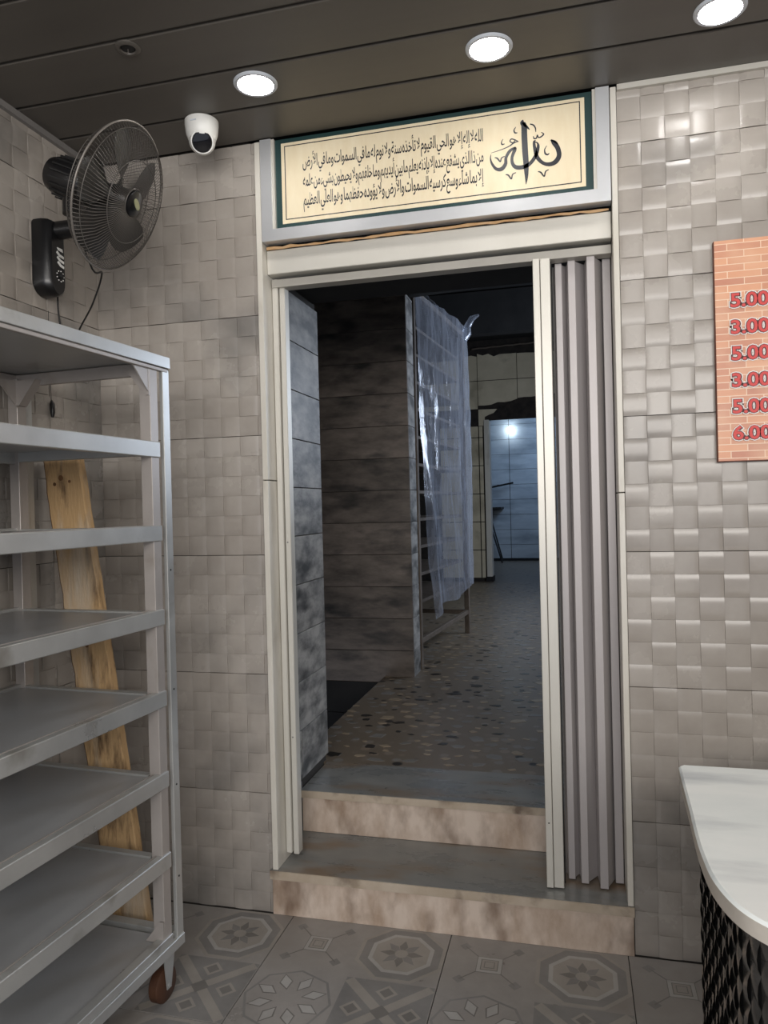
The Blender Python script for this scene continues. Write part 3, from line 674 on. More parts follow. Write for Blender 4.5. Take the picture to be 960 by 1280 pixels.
for b in range(5):
    q = MB(); a0 = 2 * PI * b / 5 + 0.4; G = []
    nr, na = 8, 8
    for i in range(nr + 1):
        r = 0.028 + (0.185 - 0.028) * i / nr; wd = 0.42 + 0.22 * math.sin(PI * min(1, i / nr * 1.1)) * 1.0; sk = 0.35 * (i / nr)
        if i == nr: wd *= 0.72
        for j in range(na + 1):
            t = j / na - 0.5; a = a0 + sk + t * wd * 1.55; z = -0.012 + t * 0.036 * (1 - 0.35 * i / nr) + 0.004 * math.cos(t * PI)
            G.append((r * math.cos(a), r * math.sin(a), z))
    n = na + 1; top = [(x, y, z + 0.001) for x, y, z in G]; bot = [(x, y, z - 0.001) for x, y, z in G]; o_ = len(G)
    fs = [];
    for i in range(nr):
        for j in range(na):
            k = i * n + j; fs.append([k, k + n, k + n + 1, k + 1]); fs.append([o_ + k, o_ + k + 1, o_ + k + n + 1, o_ + k + n])
    edge = [j for j in range(n)] + [i * n + na for i in range(1, nr + 1)] + [nr * n + j for j in range(na - 1, -1, -1)] + [i * n for i in range(nr - 1, 0, -1)]
    for e0, e1 in zip(edge, edge[1:] + edge[:1]): fs.append([e0, e1, o_ + e1, o_ + e0])
    q.add(top + bot, fs, T['blade'], MF); q.build('blade', fan, 40)
q = MB(); q.lathe([(0.030, -0.235), (0.047, -0.225), (0.056, -0.20), (0.060, -0.15), (0.060, -0.115), (0.052, -0.098), (0.03, -0.095)], T['black'], 32, MF); mo = q.build('motor_housing', fan, 30)
for k in range(20):
    a = 2 * PI * k / 20; q = MB(); q.box((0.0585, -0.002, -0.195), (0.0625, 0.002, -0.12), T['blackm'], M=MF @ Matrix.Rotation(a, 4, 'Z')); q.build('cooling_rib', mo)
# wall bracket: a long rounded body on the left wall and an arm reaching to the motor
base = []
yc0, hw = -0.300, 0.050
def outline(hy, z0, z1, n=10):
    P = []
    for k in range(n + 1):
        a = PI + PI * k / n; P.append((yc0 + hy * math.cos(a), z0 + hy * 0.9 + hy * 0.9 * math.sin(a)))
    P += [(yc0 + hy * 0.92, z1 - 0.012), (yc0 + hy * 0.80, z1), (yc0 - hy * 0.80, z1), (yc0 - hy * 0.95, z1 - 0.012)]
    return P
q = MB(); sec = [(XL + 0.0005, 1.0, 0), (XL + 0.030, 1.0, 0), (XL + 0.052, 0.86, 0.006), (XL + 0.062, 0.62, 0.016)]
rings_ = [[(x_, yc0 + (y_ - yc0) * s_, z_ + (0.012 if z_ < 2.2 else -0.012) * (1 - s_) * 1.5) for y_, z_ in outline(hw, 2.138, 2.385)] for x_, s_, _ in sec]
n = len(rings_[0]); vs = [p for R_ in rings_ for p in R_]
fs = [[i * n + j, i * n + (j + 1) % n, (i + 1) * n + (j + 1) % n, (i + 1) * n + j] for i in range(len(sec) - 1) for j in range(n)] + [list(range(n))[::-1], list(range((len(sec) - 1) * n, len(sec) * n))]
q.add(vs, fs, T['black']); br = q.build('wall_bracket', fan, 35)
MT = FC - FA * 0.165 - Vector((0, 0, 0.055))
A0 = Vector((XL + 0.030, yc0 + 0.005, 2.356))
q = MB(); q.tube([A0, A0 + Vector((0.07, 0.008, 0.004)), A0 + Vector((0.16, 0.008, 0.012)), Vector((MT.x - 0.02, MT.y + 0.02, A0.z + 0.016)), MT + Vector((0, 0, -0.02)), MT + Vector((0, 0, 0.02))], [0.030, 0.029, 0.025, 0.022, 0.024, 0.026], T['black'], n=16); q.build('arm', fan, 50)
q = MB(); q.tube([MT + Vector((0, 0, -0.045)), MT + Vector((0, 0, 0.03))], 0.026, T['black'], n=16); q.build('tilt_joint', fan, 40)
# printed white flashes on the bracket face turned toward the room
Pface = XL + 0.0635
def fl(yz, m=T['white']):
    q = MB(); q.prism(yz, (Pface - 0.003, Pface + 0.001), m, ax=0); return q
for k in range(4):
    z = 2.292 - k * 0.016; y0 = yc0 - 0.012 + 0.002 * k; y1 = yc0 + 0.022
    if k == 0: P = [(y0 + 0.006, z + 0.006), (y0 + 0.012, z - 0.002), (y1, z - 0.004), (y1 - 0.004, z + 0.006)]
    else: P = [(y0, z + 0.004), (y0 + 0.014, z - 0.006), (y1 + 0.003, z - 0.009), (y1 + 0.003, z - 0.001), (y0 + 0.016, z + 0.002), (y0 + 0.004, z + 0.010)]
    tag(fl(P).build('printed_flash', br), 'white printed flash')
for k in range(9):
    a = PI * 2 * k / 9; q = MB(); q.lathe([(0.0022, 0), (0.0022, 0.0015)], T['white'], 8, Matrix.Translation((Pface - 0.0005, yc0 + 0.006 + 0.017 * math.cos(a), 2.206 + 0.017 * math.sin(a))) @ Matrix.Rotation(PI / 2, 4, 'Y')); q.build('printed_dot', br)
q = MB(); q.lathe([(0.008, 0), (0.008, 0.008), (0.006, 0.010)], T['blackm'], 16, Matrix.Translation((Pface - 0.001, yc0 + 0.006, 2.206)) @ Matrix.Rotation(PI / 2, 4, 'Y')); q.build('speed_knob', br, 40)
# cords
def cord(name, label, pts, r, m=T['blackm'], cat='cable', sub=None):
    P = []
    pts = [Vector(p) for p in pts]
    for i in range(len(pts) - 1):
        p0 = pts[max(i - 1, 0)]; p1 = pts[i]; p2 = pts[i + 1]; p3 = pts[min(i + 2, len(pts) - 1)]
        for k in range(6):
            t = k / 6; P.append(0.5 * ((2 * p1) + (-p0 + p2) * t + (2 * p0 - 5 * p1 + 4 * p2 - p3) * t * t + (-p0 + 3 * p1 - 3 * p2 + p3) * t ** 3))
    P.append(pts[-1]); q = MB(); q.tube(P, r, m, n=8)
    return tag(q.build(name, smooth=60), label, cat)
cord('power_cable', 'black power cable hanging straight down the left wall from the fan bracket to the rack', [(XL + 0.022, -0.255, 2.20), (XL + 0.008, -0.238, 2.12), (XL + 0.006, -0.225, 2.06), (XL + 0.008, -0.205, 1.97)], 0.0030)
fb = MF @ Vector((0, 0, 0)) + (-uu * 0.0)
lowest = min([MF @ Vector(p) for p in circ(RIM, -0.01)], key=lambda p: p.z)
cord('pull_cord', 'bent black cord hanging from the bottom of the fan cage down behind the rack top', [MT + Vector((0, 0, -0.04)), (lowest.x - 0.02, lowest.y + 0.03, lowest.z + 0.0), (-1.420, -0.360, 2.175), (-1.50, -0.30, 2.10), (-1.60, -0.24, 2.03), (-1.655, -0.20, 1.95)], 0.0028)
pc = cord('hanging_cord', 'thin cord ending in a small black plug against the left wall behind the rack', [(XL + 0.005, -0.283, 2.10), (XL + 0.004, -0.284, 1.95), (XL + 0.005, -0.281, 1.80)], 0.0010)
q = MB(); q.tube([(XL + 0.006, -0.281, 1.802), (XL + 0.008, -0.281, 1.79), (XL + 0.009, -0.281, 1.76), (XL + 0.008, -0.281, 1.745)], [0.003, 0.008, 0.008, 0.004], T['black'], n=12)
q.v = [v - pc.location + pc.location for v in q.v]; pl = q.build('plug', pc, 40)

# ---------------------------------------------------------------- steel rack (own axes: -y toward the viewer, -x toward the wall)
RD, RLEN = 0.515, 0.80
rack = thing('tray_rack', 'tall wheeled steel tray rack standing along the left wall', 'rack', (-1.145, -0.45, 0), math.radians(-4), local=True)
def rb(a, b, m, name, par=None, bev=0.0012, lab=None):
    q = MB(); q.box(a, b, m, bev=bev); o = q.build(name, par or rack)
    if lab: tag(o, lab)
    return o
for yy in (-0.085, -RLEN):
    for xx in (-0.041, -RD):
        rb((xx, yy, 0.19), (xx + 0.036, yy + 0.036, 1.835), T['steelp'], 'post')
# outer cover strips at the far end
rb((-0.012, -0.030, 0.150), (0.0, 0.002, 1.836), T['steel'], 'corner_strip', bev=0.0015)
rb((-RD - 0.002, -0.030, 0.150), (-RD + 0.010, 0.002, 1.836), T['steel'], 'corner_strip', bev=0.0015)
for z in (0.35, 0.62, 0.9, 1.25):
    q = MB(); q.lathe([(0.003, 0), (0.003, 0.0012)], T['blackm'], 8, Matrix.Translation((0, -0.015, z)) @ Matrix.Rotation(PI / 2, 4, 'Y')); q.build('screw', rack)
# top slab
top = rb((-RD - 0.006, -RLEN - 0.01, 1.853), (0.0035, 0.0035, 1.872), T['steel'], 'top', bev=0)
for a, b in (((-0.001, -RLEN - 0.01, 1.840), (0.004, 0.0042, 1.873)), ((-RD - 0.006, -RLEN, 1.838), (-RD - 0.001, 0.004, 1.853)), ((-RD, 0.0, 1.838), (0, 0.004, 1.853))):
    rb(a, b, T['steel'], 'lip', top)
rb((-0.012, -RLEN, 1.828), (0.001, -0.006, 1.838), T['steelp'], 'top_rail')
rb((-RD, -RLEN, 1.815), (-RD + 0.014, -0.012, 1.851), T['steelp'], 'top_rail')
rb((-RD, -0.062, 1.815), (-0.012, -0.048, 1.851), T['steelp'], 'top_rail')
# gusset braces at the top corners and foot
def gusset(x, sx, y, sy, z, sz, m=T['steelp'], s=0.075):
    q = MB(); q.prism([(x, z), (x + sx * s, z), (x + sx * 0.012, z - sz * s), (x, z - sz * s)], (y - 0.002, y + 0.002), m, ax=1)
    q.prism([(x + sx * s, z), (x + sx * s - sx * 0.014, z), (x, z - sz * s), (x + sx * 0.012, z - sz * s)][::-1], (min(y, y + sy * 0.03), max(y, y + sy * 0.03)), m, ax=1)
    q.build('corner_brace', rack)
gusset(-0.005, -1, -0.088, 1, 1.828, 1)
gusset(-RD + 0.036, 1, -0.088, 1, 1.828, 1)
gusset(-0.005, -1, -0.088, 1, 0.19, -1, s=0.06)
def gusset2(x, y, z, s=0.08):
    q = MB(); q.prism([(y, z), (y - s, z), (y, z - s)], (x - 0.002, x + 0.002), T['steelp'], ax=0); q.build('corner_brace', rack)
gusset2(-RD + 0.036, -0.085, 1.828); gusset2(-0.008, -0.085, 1.828, s=0.07)
# shelves: front rail, far rail, rear rail and a recessed tray sheet
for k, z in enumerate((1.622, 1.382, 1.140, 0.905, 0.672, 0.438)):
    sh = thing('shelf', None, None, (0, 0, z)); sh.parent = rack; ORG[sh.name] = Vector((0, 0, 0)); sh.location = (0, 0, 0)
    m = T['steel']
    rb((-0.022, -RLEN, z - 0.045), (0.001, -0.050, z), m, 'front_rail', sh, bev=0.002)
    rb((-RD - 0.001, -RLEN, z - 0.045), (-RD + 0.022, -0.050, z), m, 'rear_rail', sh)
    rb((-RD + 0.036, -0.088, z - 0.040), (-0.044, -0.064, z - 0.004), m, 'end_rail', sh)
    rb((-0.026, -RLEN + 0.01, z - 0.010), (-0.0235, -0.092, z + 0.001), T['steelp'], 'bright_lip', sh, bev=0)
    rb((-RD + 0.026, -RLEN + 0.01, z - 0.012), (-0.030, -0.092, z - 0.008), T['tray'], 'tray', sh)
# base
rb((-RD, -RLEN, 0.175), (-0.004, -0.052, 0.188), T['tray'], 'bottom_tray')
rb((-0.028, -RLEN - 0.01, 0.175), (0.0, -0.05, 0.200), T['steel'], 'base_rail')
rb((-0.010, -RLEN - 0.01, 0.145), (0.004, 0.002, 0.175), T['steel'], 'base_rail')
rb((-RD - 0.004, -0.030, 0.145), (-0.012, 0.002, 0.190), T['steel'], 'base_rail')
rb((-RD - 0.004, -RLEN - 0.01, 0.145), (-RD + 0.020, -0.032, 0.190), T['steel'], 'base_rail')
def caster(x, y):
    t = bpy.data.objects.new('caster', None); COL.objects.link(t); t.parent = rack; ORG[t.name] = Vector((0, 0, 0)); t.empty_display_size = 0.02
    q = MB(); q.tube([(x - 0.017, y, 0.050), (x - 0.012, y, 0.050), (x + 0.012, y, 0.050), (x + 0.017, y, 0.050)], [0.044, 0.050, 0.050, 0.044], T['wheel'], n=28); q.build('wheel', t, 40)
    q = MB()
    for s in (-1, 1): q.prism([(y - 0.022, 0.135), (y - 0.010, 0.040), (y + 0.010, 0.040), (y + 0.030, 0.135)], (x + s * 0.022 - 0.0015, x + s * 0.022 + 0.0015), T['steel'], ax=0)
    q.box((x - 0.0235, y - 0.022, 0.132), (x + 0.0235, y + 0.030, 0.136), T['steel']); q.tube([(x - 0.026, y, 0.050), (x + 0.026, y, 0.050)], 0.006, T['steel'], n=8)
    q.box((x - 0.03, y - 0.03, 0.136), (x + 0.03, y + 0.035, 0.146), T['steel']); q.build('fork', t)
for x in (-0.038, -RD + 0.04):
    for y in (-0.055, -RLEN + 0.05): caster(x, y)

# ---------------------------------------------------------------- leaning board
bd0 = Vector((-1.372, -0.345, 0.004)); bd1 = Vector((-1.596, -0.345, 1.610)); ax_ = (bd1 - bd0).normalized(); sd_ = Vector((ax_.z, 0, -ax_.x)); Ln = (bd1 - bd0).length
q = MB(); random.seed(11); NL = 44; hwid = 0.068; ring_ = []
for i in range(NL + 1):
    c_ = bd0 + ax_ * Ln * i / NL; wob = noise.noise(Vector((i * 0.5, 0, 3))) * 0.002; wr_ = noise.noise(Vector((i * 1.3, 5, 3))) * 0.005
    wl_, wr2 = hwid + wr_, hwid + wob
    if i >= NL - 1: wl_ -= 0.004
    # jagged left (bark) edge
    ring_.append([c_ - sd_ * wl_ + Vector((0, -0.010, 0)), c_ - sd_ * (wl_ - 0.007) + Vector((0, -0.016, 0)), c_ + sd_ * (wr2 - 0.003) + Vector((0, -0.016, 0)), c_ + sd_ * wr2 + Vector((0, -0.011, 0)), c_ + sd_ * wr2 + Vector((0, 0.016, 0)), c_ - sd_ * (wl_ - 0.002) + Vector((0, 0.016, 0))])
vs = [p for R_ in ring_ for p in R_]; fm_, fd_ = [], []
for i in range(NL):
    for j in range(6):
        f = [i * 6 + j, i * 6 + (j + 1) % 6, (i + 1) * 6 + (j + 1) % 6, (i + 1) * 6 + j]; (fd_ if j in (0, 5) else fm_).append(f)
q.add(vs, fm_ + [list(range(6))[::-1], list(range(NL * 6, NL * 6 + 6))], T['wood']); k0 = len(q.v); q.add(vs, fd_, T['bark'])
bd = tag(q.build('wooden_board', smooth=None), 'rough yellowish timber board leaning against the left wall behind the rack', 'board')
for fz, fx, r in ((0.955, -0.004, 0.009), (0.945, 0.026, 0.005), (0.945, -0.03, 0.006), (0.62, 0.0, 0.006)):
    q = MB(); c_ = bd0 + ax_ * Ln * fz + sd_ * fx + Vector((0, -0.0165, 0)); q.lathe([(r, 0), (r, 0.0008)], T['bark'], 14, Matrix.Translation(c_) @ Matrix.Rotation(PI / 2, 4, 'X')); q.build('knot', bd)

# ---------------------------------------------------------------- price board
pb = thing('price_board', 'brick-print price board with red prices on the tiled wall right of the doorway', 'board', (0.72, -0.01, 1.53))
x0, x1, z0, z1 = 0.425, 1.02, 1.530, 2.184; q = MB(); G = []; nx, nz = 30, 30; yb = -0.020
for j in range(nz + 1):
    for i in range(nx + 1):
        x = x0 + (x1 - x0) * i / nx; z = z0 + (z1 - z0) * j / nz
        G.append((x, yb - 0.0025 * (noise.noise(Vector((x * 5 + z * 3, z * 2.5, 1))) + 1), z))
q.add(G, [[j * (nx + 1) + i, j * (nx + 1) + i + 1, (j + 1) * (nx + 1) + i + 1, (j + 1) * (nx + 1) + i] for j in range(nz) for i in range(nx)], T['brick']); q.build('printed_sheet', pb, 60)
q = MB(); q.box((x0 - 0.001, -0.0195, z0 - 0.002), (x1 + 0.001, -0.0005, z1 + 0.001), T['boardside']); q.build('backing', pb)
for s, z in zip(('5.00', '3.00', '5.00', '3.00', '5.00', '6.00'), (2.004, 1.925, 1.847, 1.768, 1.690, 1.612)):
    pr = bpy.data.objects.new('price', None); COL.objects.link(pr); pr.parent = pb; ORG[pr.name] = ORG[pb.name]; pr.empty_display_size = 0.02
    tag(pr, 'red printed price reading ' + s)
    for nm, m, e, off, y in (('halo', T['halo'], 0.0055, 0.11, -0.0262), ('outline', T['maroon'], 0.0028, 0.065, -0.0266), ('digits', T['red'], 0.0008, 0.02, -0.0270)):
        fit_text(s, nm, 0.467 - e, 0.569 + e, z - 0.020 - e, z + 0.020 + e, y, m, pr, offset=off)

# ---------------------------------------------------------------- counter
ct = thing('counter', 'counter with a white marble top and a dark woven curved front at the right edge', 'counter', (0.6, -1.15, 0))
edge = [(0.189, -0.880), (0.184, -0.98), (0.179, -1.089), (0.174, -1.18), (0.172, -1.250), (0.175, -1.330), (0.191, -1.395), (0.219, -1.437), (0.262, -1.470), (0.33, -1.500), (0.43, -1.520), (0.60, -1.525), (1.25, -1.525)]
e2 = smoothpath([(a, b, 0) for a, b in edge], 6); EP = [(p[0], p[1]) for p in e2]
poly = EP + [(1.25, -0.872), (0.197, -0.872)]
zt_ = 0.900
q = MB(); n = len(poly)
cen = Vector((0.7, -1.2))
ins = [tuple(Vector(p) + (cen - Vector(p)).normalized() * 0.004) for p in poly]
vs = [(p[0], p[1], zt_) for p in ins] + [(p[0], p[1], zt_ - 0.004) for p in poly] + [(p[0], p[1], zt_ - 0.026) for p in poly]
q.add(vs, [list(range(n))], T['ctop']); q.add(vs, [[i, n + i, n + (i + 1) % n, (i + 1) % n][::-1] for i in range(n)], T['ctop'])
q.add(vs, [[n + i, 2 * n + i, 2 * n + (i + 1) % n, n + (i + 1) % n][::-1] for i in range(n)] + [list(range(2 * n, 3 * n))[::-1]], T['cedge'])
q.build('countertop', ct, 30)
# woven base: curve inset, covered in overlapping slanted strips
IN = 0.038
bp_ = []
for i, p in enumerate(EP):
    a = Vector(EP[max(i - 1, 0)]); b = Vector(EP[min(i + 1, len(EP) - 1)]); d = (b - a).normalized(); nrm = Vector((-d.y, d.x)); bp_.append((Vector(p) + nrm * IN, -nrm))
zb0, zb1 = 0.0, zt_ - 0.027
q = MB(); P = [tuple(a) for a, _ in bp_] + [(1.24, -0.9), (0.24, -0.9)]
q.prism([(p[0], p[1]) for p in P], (zb0, zb1), T['blackm']); q.build('body', ct)
L_ = [0]
for (a, _), (b, _) in zip(bp_, bp_[1:]): L_.append(L_[-1] + (b - a).length)
def onbase(s):
    s = max(0, min(s, L_[-1] - 1e-5))
    for i in range(len(L_) - 1):
        if L_[i + 1] >= s:
            t = (s - L_[i]) / (L_[i + 1] - L_[i]); return bp_[i][0].lerp(bp_[i + 1][0], t), bp_[i][1].lerp(bp_[i + 1][1], t).normalized()
q = MB(); CW, CH = 0.026, 0.046
ns = int(min(L_[-1], 1.2) / CW); nzr = int(zb1 / CH)
for i in range(ns):
    for j in range(nzr + 1):
        z_0 = j * CH + (CH / 2 if i % 2 else 0); G = []; K = 4
        for a in range(K + 1):
            for b in range(K + 1):
                u = a / K; v = b / K; s = (i + u) * CW + 0.002
                h = 0.001 + 0.0065 * (0.35 + 0.65 * u) * math.sin(PI * v) ** 0.7 * (1 if 0 < u < 1 else 0.45 + 0.5 * u)
                z = z_0 + (v - 0.5) * CH * 1.06 + (u - 0.5) * (0.014 if i % 2 else -0.014)
                p, nn = onbase(s); G.append((p.x + nn.x * h, p.y + nn.y * h, min(max(z, 0.001), zb1)))
        q.add(G, [[a * (K + 1) + b, (a + 1) * (K + 1) + b, (a + 1) * (K + 1) + b + 1, a * (K + 1) + b + 1] for a in range(K) for b in range(K)], T['weave'])
o = q.build('woven_panel', ct, 35)

# ================================================================ back rooms
ZF = 0.322
q = MB()
q.box((-1.2, 0.62, 0.2), (1.9, 12.2, ZF - 0.0), T['terrazzo']); q.box((-3.2, 2.23, 0.2), (-1.2, 12.2, ZF), T['terrazzo'])
fl2 = tag(q.build('floor'), 'terrazzo floor of the dim back room beyond the upper step', 'floor', kind='structure')
random.seed(21); q = MB()
def chip(x, y, r, m, z=ZF):
    n = random.choice((4, 5, 5, 6)); a0 = random.uniform(0, 6.28); st = random.uniform(0.5, 0.85); rot = random.uniform(-0.5, 0.5)
    P = []
    for k in range(n):
        a = a0 + 2 * PI * k / n + random.uniform(-0.3, 0.3); rr_ = r * random.uniform(0.65, 1.1)
        u, v = rr_ * math.cos(a), rr_ * math.sin(a) * st
        P.append((x + u * math.cos(rot) - v * math.sin(rot), y + u * math.sin(rot) + v * math.cos(rot), z + 0.0012))
    c_ = (x, y, z + 0.0012); base_ = [(p[0], p[1], z - 0.001) for p in P]
    q.add(P + base_, [list(range(n))] + [[i, n + i, n + (i + 1) % n, (i + 1) % n] for i in range(n)], m)
placed = []
for _ in range(9000):
    x = random.uniform(-1.19, 1.2); y = random.uniform(0.66, 7.9); r = random.choice((0.020, 0.026, 0.032, 0.038, 0.048))
    if x > 0.3 + y * 0.02 and y < 3: continue
    if all((x - a) ** 2 + (y - b) ** 2 > (r + c_ + 0.006) ** 2 for a, b, c_ in placed[-2600:]):
        placed.append((x, y, r)); t_ = random.random()
        chip(x, y, r, T['chipd'] if t_ < 0.15 else (T['chipl'] if t_ < 0.62 else T['chipg']))
    if len(placed) > 2400: break
tag(q.build('stone_chips', fl2), 'angular black, tan and grey stone chips set in the terrazzo', kind='stuff')
# stair pit, its darkness put into near-black sides and bottom
q = MB(); q.box((-3.2, 0.62, -1.2), (-1.2, 2.25, -1.1), T['soot_shade']); q.box((-1.22, 0.63, -1.1), (-1.201, 2.25, 0.20), T['soot_shade'])
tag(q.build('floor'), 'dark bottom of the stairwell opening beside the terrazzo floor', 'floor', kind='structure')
# partition clad in sooty planks, front ones coloured darker for the dim face
q = MB(); q.box((-3.2, 2.236, -1.1), (-1.018, 2.43, 2.78), T['grout'])
pw = tag(q.build('wall_partition'), 'short partition wall clad in sooty wood-look planks, shade put into the front colour, left in the back room', 'wall', kind='structure')
k = -6
while True:
    a = 0.283 + 0.2065 * k; b = a + 0.2065
    if a > 2.77: break
    b = min(b, 2.78)
    PM = T['plankd'] if a > 0.25 else T['soot_shade']  # planks below floor level go near-black, pit shade put into their colour
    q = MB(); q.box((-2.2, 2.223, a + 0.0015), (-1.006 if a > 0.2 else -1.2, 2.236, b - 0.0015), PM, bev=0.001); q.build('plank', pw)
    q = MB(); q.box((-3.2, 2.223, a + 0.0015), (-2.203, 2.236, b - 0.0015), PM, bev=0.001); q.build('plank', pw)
    if a > 0.25:
        q = MB(); q.box((-1.018, 2.2375, a + 0.0015), (-1.005, 2.43, b - 0.0015), T['plank'], bev=0.001); q.build('plank', pw)
    k += 1
# side walls, ceiling, beams
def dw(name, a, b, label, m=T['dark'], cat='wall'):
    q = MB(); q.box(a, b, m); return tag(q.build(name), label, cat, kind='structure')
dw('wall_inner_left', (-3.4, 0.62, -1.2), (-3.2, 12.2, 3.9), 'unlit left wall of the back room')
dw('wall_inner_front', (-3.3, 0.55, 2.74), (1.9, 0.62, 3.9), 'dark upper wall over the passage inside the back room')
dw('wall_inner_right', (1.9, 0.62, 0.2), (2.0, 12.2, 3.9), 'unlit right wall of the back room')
dw('ceiling', (-3.4, 0.55, 3.72), (2.0, 12.2, 3.82), 'near-black ceiling of the back room, unlit look in its colour', T['soot_shade'], 'ceiling')  # lack of light up here is put into the near-black colour
q = MB(); M_ = Matrix.Translation((-1.0, 2.34, 0)) @ Matrix.Rotation(math.radians(-9), 4, 'Z')
q.box((-2.2, -0.09, 2.80), (2.9, 0.09, 2.98), T['dark'], M=M_); q.v = [Vector((max(min(v.x, 1.9), -3.2), v.y, v.z)) for v in q.v]
tag(q.build('beam'), 'dark beam crossing above the sooty plank partition', 'beam', kind='structure')
q = MB(); q.box((-3.2, 5.6, 3.25), (1.9, 5.75, 3.70), T['soot_shade']); tag(q.build('beam'), 'black beam under the ceiling farther back in the back room', 'beam', kind='structure')
# wall with the broken opening
YB = 8.10
q = MB()
q.box((-3.2, YB + 0.012, ZF), (-1.19, YB + 0.20, 3.72), T['burn']); q.box((0.35, YB + 0.012, ZF), (1.9, YB + 0.20, 3.72), T['burn']); q.box((-1.19, YB + 0.012, 2.62), (0.35, YB + 0.20, 3.72), T['burn'])
wf = tag(q.build('wall_far'), 'far wall of the back room with old cream tiles around a broken opening', 'wall', kind='structure')
xs = [-2.92 + 0.5525 * k for k in range(9)]; xs = [x for x in xs]
rows = [(3.153, 3.55), (2.755, 3.150)]
def ftile(x0, x1, z0, z1, cut=None):
    q = MB()
    if cut is None: q.box((x0 + 0.004, YB, z0 + 0.003), (x1 - 0.004, YB + 0.013, z1 - 0.003), T['ytile'], bev=0.001)
    else: q.prism(cut, (YB, YB + 0.013), T['ytile'], ax=1)
    q.build('tile', wf)
XJ = [-2.37, -1.818, -1.265, -0.712, -0.16, 0.393, 0.945, 1.5]
random.seed(5)
for a, b in zip(XJ, XJ[1:]):
    # ragged top and bottom edges around the burnt band
    topP = [(a + 0.004 + (b - a - 0.008) * k / 7, 3.535 - (0.02 if k % 2 else 0) - random.uniform(0, 0.035)) for k in range(8)]
    ftile(a, b, 3.153, 3.55, [(a + 0.004, 3.156), (b - 0.004, 3.156)] + topP[::-1])
    if a < -1.3: ftile(a, b, 2.755, 3.150)
    else:
        zl = 2.80 if a < -0.8 else 2.87
        botP = [(a + 0.004 + (b - a - 0.008) * k / 6, zl + (0.06 * k / 6 if a < -0.8 else 0.01 * k) + random.uniform(-0.01, 0.015)) for k in range(7)]
        ftile(a, b, 2.755, 3.15, botP + [(b - 0.004, 3.147), (a + 0.004, 3.147)])
zz = 2.752
ftile(0, 0, 0, 0, [(-1.261, 2.52), (-1.19, 2.52), (-1.17, 2.60), (-1.08, 2.64), (-1.02, 2.70), (-0.98, 2.745), (-1.261, 2.75)])
zz = 2.358
while zz > ZF - 0.3:
    z_b = max(zz, ZF + 0.01); z_t = min(zz + 0.392, 2.515)
    ftile(-1.262, -1.205, z_b - 0.0, z_t); ftile(-1.818, -1.268, z_b, z_t)
    zz -= 0.397
op = thing('door_2', 'bare grey door lining at the opening to the blue lit end room', 'door frame', (-1.17, YB, ZF), kind='structure')
q = MB(); q.box((-1.19, YB - 0.012, ZF), (-1.115, YB + 0.20, 2.60), T['strip'], bev=0.004); q.build('jamb', op)
q = MB(); q.box((-1.20, YB - 0.02, ZF), (-1.10, YB + 0.205, ZF + 0.07), T['soot_shade']); q.build('plinth', op)
q = MB(); random.seed(9)
P = [(-1.17 + 1.5 * k / 24, 2.64 + 0.16 * min(1, k / 5) + random.uniform(-0.02, 0.03)) for k in range(25)]
q.prism([(-1.17, 2.59)] + [(0.35, 2.60)] + P[::-1], (YB - 0.004, YB + 0.03), T['burn'], ax=1); q.build('broken_plaster', op)
q = MB(); pts = [(-1.33 + 1.9 * k / 20, YB - 0.02, 3.60 + 0.006 * (k % 2) + 0.003 * k) for k in range(21)]; q.tube(pts, 0.012, T['rust'], n=8)
tag(q.build('pipe'), 'thin conduit running along the top of the far cream tiled wall', 'pipe')
# end room
YE = 11.9
q = MB(); q.box((-3.2, YE + 0.012, ZF), (1.9, YE + 0.1, 3.72), T['grout'])
we = tag(q.build('wall_end'), 'end wall of large planks lit blue, seen through the far opening', 'wall', kind='structure')
k = 0; pmz = {}
for k in range(12):
    a = 0.345 + 0.286 * k
    for x_0, x_1 in ((-2.35, -1.152), (-1.148, 0.05), (0.054, 1.25)):
        q = MB(); q.box((x_0 + 0.003, YE, a + 0.003), (x_1 - 0.003, YE + 0.013, min(a + 0.283, 3.70)), T['btile'], bev=0.001); q.build('plank', we)
q = MB(); q.box((-3.2, YE - 0.02, ZF), (1.9, YE, ZF + 0.05), T['soot_shade']); tag(q.build('baseboard_end'), 'dark skirting along the foot of the end wall', 'baseboard', kind='structure')
lp = thing('wall_lamp', 'glowing round bulb high on the blue lit end wall', 'lamp', (-1.115, YE, 2.79))
q = MB(); q.lathe([(0.04, 0), (0.04, 0.03), (0.03, 0.04)], T['white'], 16, Matrix.Translation((-1.115, YE, 2.80)) @ Matrix.Rotation(PI / 2, 4, 'X')); q.build('holder', lp, 40)
q = MB(); q.lathe([(0.028, 0.035), (0.055, 0.06), (0.068, 0.10), (0.06, 0.14), (0.03, 0.165), (0.008, 0.17)], T['bulb'], 20, Matrix.Translation((-1.115, YE, 2.80)) @ Matrix.Rotation(PI / 2, 4, 'X')); q.build('bulb', lp, 60)
